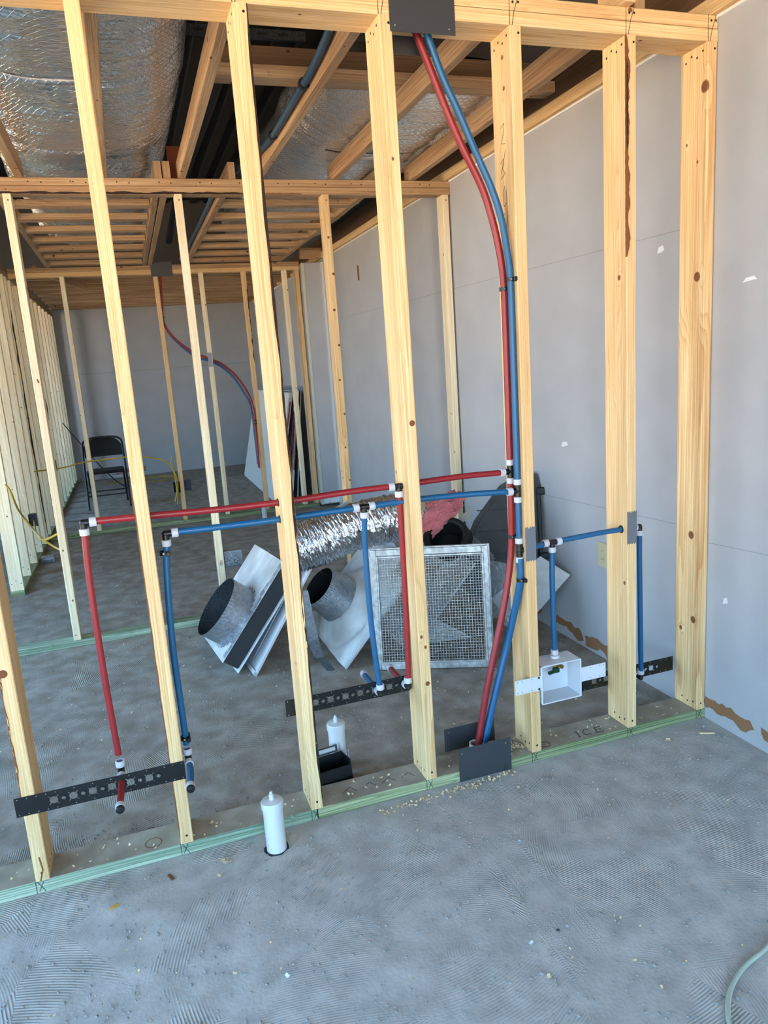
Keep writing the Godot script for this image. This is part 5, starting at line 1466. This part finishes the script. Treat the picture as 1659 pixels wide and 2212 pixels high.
# ---------------------------------------------------------------- far furniture, wiring, small things
func make_far_things() -> void:
	# folding chair
	var c := thing("folding_chair", "black metal folding chair in the far room", "chair", Vector3(-2.32, 0, -7.0))
	var bk: Material = M.black
	var hw := 0.225
	for s in [-1.0, 1.0]:
		put("front_leg", tube([Vector3(-2.32 + s * hw, 0.0, -6.80), Vector3(-2.32 + s * hw, 0.42, -6.98), Vector3(-2.32 + s * hw * 0.97, 0.70, -7.10)], 0.012, 4, 10), bk, c)
		put("rear_leg", tube([Vector3(-2.32 + s * (hw - 0.03), 0.0, -7.28), Vector3(-2.32 + s * (hw - 0.03), 0.24, -7.08), Vector3(-2.32 + s * (hw - 0.03), 0.43, -6.93)], 0.011, 4, 10), bk, c)
	put("back_frame", tube([Vector3(-2.32 - hw * 0.97, 0.70, -7.10), Vector3(-2.32 - hw * 0.9, 0.76, -7.125), Vector3(-2.32 - hw * 0.5, 0.795, -7.135), Vector3(-2.32 + hw * 0.5, 0.795, -7.135), Vector3(-2.32 + hw * 0.9, 0.76, -7.125), Vector3(-2.32 + hw * 0.97, 0.70, -7.10)], 0.012, 6, 10), bk, c)
	var bp := func(u: float, v: float) -> Vector3:
		var x := lerpf(-hw * 0.93, hw * 0.93, u)
		var top := 0.785 - 0.09 * pow(absf(u - 0.5) * 2.0, 5.0)
		return Vector3(-2.32 + x, lerpf(0.575, top, v), -7.10 - 0.03 * (1.0 - pow(u * 2.0 - 1.0, 2.0)) - 0.03 * v)
	put("backrest", surface(20, 8, bp), M.black_matt, c)
	put("seat", span_box(Vector3(-2.32 - 0.2, 0.405, -7.16), Vector3(-2.32 + 0.2, 0.435, -6.78), 0.012), M.black_matt, c)
	for y in [[0.20, -6.885], [0.15, -6.865]]:
		put("crossbar", rod(Vector3(-2.32 - hw, y[0], y[1]), Vector3(-2.32 + hw, y[0], y[1]), 0.008, 10), bk, c)
	# stack of drywall sheets leaning on the right wall
	for k in 9:
		var z0 := -5.82 - rng.randf() * 0.06 - (0.12 if k == 5 else 0.0)
		var x0 := -0.585 + 0.033 * k
		var x1 := -0.30 + 0.016 * k
		var ft := frame_of(Vector3(x0, 0.003, z0), Vector3(0.012, 0, -1), Vector3(x1 - x0, 1.21, 0))
		var which: String = ["outermost drywall sheet of the leaning far stack, its white face showing", "second drywall sheet of the far leaning stack, taped red", "third drywall sheet of the far leaning stack", "fourth drywall sheet of the far leaning stack", "fifth drywall sheet of the far leaning stack", "sixth drywall sheet, set back in the far leaning stack", "seventh drywall sheet of the far leaning stack", "eighth drywall sheet of the far leaning stack", "innermost drywall sheet of the far stack, next to the right wall"][k]
		var s := put("drywall_sheet", plate_box(ft, Vector3(1.22, 0.6, 0), Vector3(2.44, 1.2, 0.0127), 0.001), M.gypsum if k % 4 != 3 else M.black_matt)
		tag(s, which, "drywall sheet", "drywall sheets leaning far off")
		if k in [1, 4, 6, 8]:
			put("edge_tape", plate_box(ft, Vector3(-0.001, 0.62, 0), Vector3(0.004, 1.05 - 0.08 * k, 0.0129), 0.0005), M.tape, s)
	# boxes and cables
	var jb := thing("junction_box", "square galvanised junction box on the second-wall stud", "junction box", Vector3(-1.495, 0.31, Z2 - 0.02))
	var st := begin()
	var jc := Vector3(-1.497, 0.366, Z2 - 0.03)
	add_box(st, Transform3D(Basis(), jc + Vector3(0, 0, -0.02)), Vector3(0.102, 0.102, 0.003), 0.001)
	for s in [-1.0, 1.0]:
		add_box(st, Transform3D(Basis(), jc + Vector3(s * 0.0495, 0, 0)), Vector3(0.003, 0.102, 0.042), 0.001)
		add_box(st, Transform3D(Basis(), jc + Vector3(0, s * 0.0495, 0)), Vector3(0.102, 0.003, 0.042), 0.001)
	put("shell", st.commit(), M.galv, jb)
	for k in [[0.012, 0.018], [-0.02, -0.004], [0.015, -0.025], [-0.028, 0.024]]:
		put("knockout", lathe([Vector2(0.0095, 0.0), Vector2(0.0105, 0.001), Vector2(0.0115, 0.0)], Transform3D(Basis(Vector3.RIGHT, PI / 2), jc + Vector3(k[0], k[1], -0.0182)), 18), M.plate_gray, jb)
	put("ground_screw", lathe([Vector2(0.006, 0), Vector2(0.005, 0.003), Vector2(0, 0.004)], Transform3D(Basis(Vector3.RIGHT, PI / 2), jc + Vector3(0.018, -0.026, -0.018)), 12), M.alu, jb)
	for q in [[Vector3(-1.627, 0.37, Z3 - 0.02), "dark open electrical box with yellow cable on the far stud's left", M.black_matt], [Vector3(-1.522, 0.378, Z3 - 0.02), "grey electrical box on the far stud's right side", M.plate_gray]]:
		var b := thing("electrical_box", q[1], "electrical box", q[0])
		open_box(b, q[0], Vector3(0.055, 0.10, 0.055), q[2])
	tag(put("yellow_cable", tube([Vector3(-2.83, 0.70, -5.0), Vector3(-2.615, 0.68, Z3 + 0.04), Vector3(-2.431, 0.71, Z3 + 0.03), Vector3(-2.2, 0.715, Z3 + 0.02), Vector3(-2.0, 0.715, Z3 + 0.015), Vector3(-1.817, 0.685, Z3 + 0.02), Vector3(-1.70, 0.635, Z3 + 0.02), Vector3(-1.64, 0.54, Z3 + 0.02), Vector3(-1.63, 0.42, Z3 + 0.02), Vector3(-1.632, 0.33, Z3 + 0.035), Vector3(-1.66, 0.24, Z3 + 0.05)], 0.0065, 5, 8), M.yellow), "yellow cable strung across the third wall past the folding chair", "cable")
	tag(put("yellow_cable", tube([Vector3(-1.635, 0.68, Z3 + 0.01), Vector3(-1.65, 0.6, Z3 + 0.015), Vector3(-1.615, 0.46, Z3 + 0.02), Vector3(-1.62, 0.34, Z3 + 0.03), Vector3(-1.64, 0.21, Z3 + 0.04)], 0.0055, 5, 8), M.yellow), "yellow cable tail hanging out of the dark electrical box", "cable")
	tag(put("yellow_cable", tube([Vector3(-2.83, 0.79, -3.45), Vector3(-2.80, 0.75, -3.40), Vector3(-2.795, 0.60, -3.55), Vector3(-2.79, 0.47, -3.8), Vector3(-2.66, 0.44, -3.3), Vector3(-2.53, 0.46, -2.8), Vector3(-2.413, 0.53, -2.24)], 0.007, 5, 8), M.yellow), "yellow cable sagging from the left partition's free end to the second wall", "cable")
	tag(put("yellow_cable", tube([Vector3(-2.79, 0.40, -4.2), Vector3(-2.71, 0.40, -3.6), Vector3(-2.58, 0.48, -2.9), Vector3(-2.425, 0.63, -2.24)], 0.007, 5, 8), M.yellow), "short yellow cable coming out of the switch box", "cable")
	tag(put("yellow_cable", tube([Vector3(-2.4, 0.006, -9.0), Vector3(-1.8, 0.006, -9.15), Vector3(-1.45, 0.006, -9.0), Vector3(-1.6, 0.006, -8.7), Vector3(-2.0, 0.006, -8.65)], 0.007, 6, 8), M.yellow), "yellow cable loop lying on the floor by the far wall", "cable")
	tag(put("black_cable", tube([Vector3(-2.80, 0.95, -8.2), Vector3(-2.7, 0.80, -8.1), Vector3(-2.60, 0.66, -8.0), Vector3(-2.45, 0.42, -8.0), Vector3(-2.25, 0.14, -8.1), Vector3(-2.1, 0.01, -8.2)], 0.006, 6, 8), M.black_matt), "black cable sagging behind the folding chair", "cable")
	tag(put("black_cable", tube([Vector3(-2.80, 2.0, -6.1), Vector3(-2.79, 1.5, -6.15), Vector3(-2.76, 1.2, -6.2), Vector3(-2.80, 0.9, -6.25)], 0.006, 6, 8), M.black_matt), "thin black cable hanging down the far left partition", "cable")
	var sw := thing("electrical_box", "small grey switch box on the left partition stud", "electrical box", Vector3(-2.80, 0.40, -4.22))
	open_box(sw, Vector3(-2.80, 0.40, -4.22), Vector3(0.055, 0.095, 0.06), M.plate_gray)
	var fb := thing("electrical_box", "galvanised box lying on the floor beside the left partition", "electrical box", Vector3(-2.765, 0.02, -4.42))
	open_box(fb, Vector3(-2.765, 0.026, -4.42), Vector3(0.1, 0.045, 0.1), M.galv)
	var hb := thing("electrical_box", "dark box on the far left partition beside the yellow cable", "electrical box", Vector3(-2.80, 0.6, -6.35))
	open_box(hb, Vector3(-2.80, 0.6, -6.35), Vector3(0.05, 0.11, 0.06), M.black_matt)
	# outlet on the right wall
	var oc := Vector3(-0.003, 0.505, -0.645)
	var o := thing("wall_outlet", "ivory duplex outlet on the right drywall behind the bored stud", "outlet", oc)
	put("cover_plate", span_box(oc + Vector3(-0.003, -0.058, -0.036), oc + Vector3(0.003, 0.058, 0.036), 0.002), M.ivory, o)
	for s in [-1.0, 1.0]:
		var f := put("receptacle", lathe([Vector2(0.0, 0.0022), Vector2(0.0155, 0.002), Vector2(0.0165, 0.0)], Transform3D(Basis(Vector3(0, 0, 1), PI / 2), oc + Vector3(-0.003, s * 0.0195, 0)), 20), M.ivory, o)
		for k in [-0.006, 0.006]:
			put("slot", span_box(oc + Vector3(-0.0058, s * 0.0195 - 0.003, k - 0.001), oc + Vector3(-0.0052, s * 0.0195 + 0.005, k + 0.001)), M.ink, f)
	# black tray with a label behind the near plate
	var tb := thing("plastic_box", "black open plastic box with a paper label, lying behind the near bottom plate", "box", Vector3(-1.45, 0.0, -0.19))
	var tf := Transform3D(Basis(Vector3.UP, 0.12) * Basis(Vector3.RIGHT, -0.12), Vector3(-1.452, 0.05, -0.185))
	var ts := begin()
	add_box(ts, tf * Transform3D(Basis(), Vector3(0, -0.04, 0)), Vector3(0.12, 0.004, 0.085), 0.001)
	for s in [-1.0, 1.0]:
		add_box(ts, tf * Transform3D(Basis(), Vector3(s * 0.058, 0, 0)), Vector3(0.004, 0.08, 0.085), 0.001)
	add_box(ts, tf * Transform3D(Basis(), Vector3(0, 0, -0.041)), Vector3(0.12, 0.08, 0.004), 0.001)
	add_box(ts, tf * Transform3D(Basis(), Vector3(0, -0.01, 0.041)), Vector3(0.12, 0.06, 0.004), 0.001)
	put("shell", ts.commit(), M.black, tb)
	put("flange", plate_box(tf, Vector3(-0.005, 0.052, -0.05), Vector3(0.105, 0.026, 0.003), 0.001), M.plate_gray, tb)
	put("label", plate_box(tf, Vector3(0.008, 0.053, -0.048), Vector3(0.062, 0.014, 0.0012), 0.0003), M.paper, tb)
	put("prong", plate_box(tf, Vector3(0.066, 0.03, 0.01), Vector3(0.006, 0.06, 0.004), 0.001), M.galv, tb)
	# loose cord at the lower right
	tag(put("white_cord", tube([Vector3(-0.40, 0.006, 0.86), Vector3(-0.55, 0.006, 0.90), Vector3(-0.679, 0.006, 0.959), Vector3(-0.768, 0.006, 0.982), Vector3(-0.840, 0.006, 1.015), Vector3(-0.895, 0.006, 1.06), Vector3(-0.925, 0.006, 1.11), Vector3(-0.93, 0.006, 1.2), Vector3(-0.88, 0.006, 1.35)], 0.0055, 8, 10), M.cord), "pale green-white cord curling on the floor at the lower right", "cord")

func open_box(parent: Node3D, c: Vector3, size: Vector3, m: Material) -> void:
	var st := begin()
	var t := 0.003
	add_box(st, Transform3D(Basis(), c + Vector3(0, 0, -size.z / 2)), Vector3(size.x, size.y, t), 0.0008)
	for s in [-1.0, 1.0]:
		add_box(st, Transform3D(Basis(), c + Vector3(s * (size.x - t) / 2, 0, 0)), Vector3(t, size.y, size.z), 0.0008)
		add_box(st, Transform3D(Basis(), c + Vector3(0, s * (size.y - t) / 2, 0)), Vector3(size.x, t, size.z), 0.0008)
	put("shell", st.commit(), m, parent)
	put("mounting_ear", plate_box(Transform3D(Basis(), c), Vector3(size.x * 0.5 + 0.003, 0, size.z * 0.3), Vector3(0.006, size.y * 1.1, 0.012), 0.001), m, parent)

# ---------------------------------------------------------------- litter
func chip_mesh(l: float, w: float, curl: float) -> ArrayMesh:
	var f := func(u: float, v: float) -> Vector3:
		var a := (u - 0.5) * curl
		var r := l / maxf(curl, 0.01)
		return Vector3(sin(a) * r, r * (1.0 - cos(a)) + 0.0015 + v * 0.002, (v - 0.5) * w * (1.0 - 0.5 * absf(u - 0.4)))
	return surface(6, 1, f)

func scatter(called: String, label: String, mesh: Mesh, m: Material, places: Array) -> void:
	var mm := MultiMesh.new()
	mm.transform_format = MultiMesh.TRANSFORM_3D
	mm.mesh = mesh
	mm.instance_count = places.size()
	for i in places.size(): mm.set_instance_transform(i, places[i])
	var o := MultiMeshInstance3D.new()
	o.multimesh = mm
	o.material_override = m
	o.name = numbered(called)
	add_child(o)
	tag(o, label, "litter", "", "stuff")

func make_litter() -> void:
	var r := RandomNumberGenerator.new()
	r.seed = 99
	var spot := func(x: float, y: float, z: float, k: float) -> Transform3D:
		return Transform3D(Basis(Vector3.UP, r.randf() * TAU) * Basis(Vector3.RIGHT, r.randf_range(-0.3, 0.3)) * Basis.from_scale(Vector3(k, k * r.randf_range(0.6, 1.2), k)), Vector3(x, y, z))
	var crumbs := []
	for i in 13000:
		crumbs.append(spot.call(r.randf_range(-3.2, -0.02), 0.001, r.randf_range(0.03, 1.5), 0.25 + pow(r.randf(), 4.0) * 1.3))
	for i in 11000:
		var z := -0.14 - pow(r.randf(), 1.5) * 5.0
		crumbs.append(spot.call(r.randf_range(-2.8, -0.02), 0.001, z, 0.3 + pow(r.randf(), 4.0) * 1.5))
	var cs := begin()
	var v := []
	for k in 7: v.append(Vector3(cos(TAU * k / 7.0), 0, sin(TAU * k / 7.0)) * [0.0034, 0.0021, 0.0030, 0.0024, 0.0036, 0.0019, 0.0028][k])
	var w := []
	for k in 7: w.append((v[k] as Vector3) * [0.7, 0.5, 0.75, 0.6, 0.55, 0.8, 0.6][k] + Vector3(0, [0.0022, 0.0027, 0.0018, 0.0026, 0.0030, 0.0021, 0.0024][k], 0))
	for k in 7:
		var j := (k + 1) % 7
		quad(cs, v[j], v[k], w[k], w[j])
		tri(cs, w[j], w[k], Vector3(0.0003, 0.0032, -0.0004))
	scatter("floor_grit", "fine crumbs of dried adhesive scattered over the concrete floor", cs.commit(), M.crumb, crumbs)
	var shav := []
	for i in 420: shav.append(spot.call(r.randf_range(-2.7, -0.05), 0.0, r.randf_range(-4.5, -0.14), r.randf_range(0.3, 0.9)))
	for i in 130: shav.append(spot.call(r.randf_range(-2.6, -0.05), 0.0, r.randf_range(0.02, 1.2), r.randf_range(0.25, 0.75)))
	for i in 150:
		var t := r.randf()
		shav.append(spot.call(lerpf(-1.36, -0.85, t) + r.randfn(0, 0.02), r.randf() * 0.004, 0.018 + absf(r.randfn(0, 0.016)) + (0.03 * (1.0 - t)), r.randf_range(0.35, 0.9)))
	for i in 130: shav.append(spot.call(r.randf_range(-2.5, -0.1), T, r.randf_range(-D + 0.01, -0.01), r.randf_range(0.3, 0.9)))
	for i in 90: shav.append(spot.call(-0.81 + r.randfn(0, 0.035), T + absf(r.randfn(0, 0.006)), clampf(-0.07 + r.randfn(0, 0.025), -0.115, -0.008), r.randf_range(0.35, 0.85)))
	for i in 60: shav.append(spot.call(-1.857 + r.randfn(0, 0.012), 0.001, 0.084 + r.randfn(0, 0.009), r.randf_range(0.2, 0.5)))
	var near: Callable = func(p: Transform3D) -> bool:
		return Vector2(p.origin.x + 1.7045, p.origin.z - 0.088).length() > 0.045
	shav = shav.filter(near)
	scatter("wood_shavings", "pale curled wood shavings strewn over the floor and the near bottom plate", chip_mesh(0.018, 0.008, 1.9), M.shaving, shav)
	# bits big enough to pick out one by one
	var one := func(called: String, at: Vector3, mesh: Mesh, m: Material, turn: float, label: String) -> void:
		tag(put(called, mesh, m, null, Transform3D(Basis(Vector3.UP, turn), at)), label, "scrap")
	one.call("yellow_scrap", Vector3(-2.177, 0.003, 0.152), box(Vector3(0.026, 0.003, 0.007), 0.001), mat(Color(0.85, 0.60, 0.05), 0.6), 0.5, "small bright yellow scrap on the floor at lower left")
	one.call("wood_sliver", Vector3(-2.02, 0.004, 0.093), box(Vector3(0.032, 0.004, 0.009), 0.0012), M.wane, -0.6 + PI / 2 + 1.0, "brown wood sliver on the floor in front of the left bottom plate")
	one.call("pebble", Vector3(-1.019, 0.004, 0.366), lathe([Vector2(0, -0.004), Vector2(0.005, -0.002), Vector2(0.006, 0.001), Vector2(0.004, 0.004), Vector2(0, 0.005)], Transform3D(), 10), M.stone, 0.0, "round grey pebble on the open floor in front of the metal sheet")
	one.call("wood_sliver", Vector3(-0.085, 0.004, 0.105), box(Vector3(0.055, 0.005, 0.009), 0.0012), M.shaving, -0.45, "long pale wood sliver on the floor by the right drywall corner")
	one.call("wood_chip", Vector3(-1.19, 0.0, 0.725), chip_mesh(0.018, 0.01, 1.2), M.scuff, 0.4, "cream-white wood chip beside dark stones on the lower right floor")
	one.call("wood_chip", Vector3(-1.20, 0.0, 0.83), chip_mesh(0.015, 0.009, 1.2), M.shaving, 1.4, "pale chip on the floor below the cream-white one")
	one.call("pebble", Vector3(-1.105, 0.003, 0.715), lathe([Vector2(0, -0.003), Vector2(0.0045, -0.001), Vector2(0.004, 0.002), Vector2(0, 0.004)], Transform3D(), 8), M.plate_gray, 0.0, "dark pebble, the left of a pair right of the cream-white chip")
	one.call("pebble", Vector3(-1.075, 0.003, 0.710), lathe([Vector2(0, -0.003), Vector2(0.005, -0.001), Vector2(0.0045, 0.002), Vector2(0, 0.004)], Transform3D(), 8), M.stone, 0.0, "two-toned pebble, the right of a pair beside the cream-white chip")
	one.call("wood_chip", Vector3(-1.773, 0.0, 0.582), chip_mesh(0.016, 0.009, 1.5), M.scuff, 2.0, "white chip on the combed floor at the bottom middle")
	one.call("wood_chip", Vector3(-1.885, 0.0, 0.145), chip_mesh(0.016, 0.010, 2.2), M.shaving, 2.6, "curled chip on the floor below the white drain pipe")
	one.call("wood_chip", Vector3(-0.245, 0.0, 0.085), chip_mesh(0.024, 0.018, 1.6), M.shaving, 0.8, "chunky wood chip lying in front of the bored stud")
	one.call("pebble", Vector3(-0.06, 0.003, 0.06), lathe([Vector2(0, -0.003), Vector2(0.006, -0.001), Vector2(0.005, 0.003), Vector2(0, 0.005)], Transform3D(), 10), M.stone, 0.0, "pale pebble against the end of the bottom plate near the right wall")

func _ready() -> void:
	rng.seed = 7
	make_view()
	make_materials()
	make_shell()
	make_near_wall()
	make_far_walls()
	make_ceiling_framing()
	make_ducts()
	make_plumbing()
	make_heap()
	make_far_things()
	make_litter()
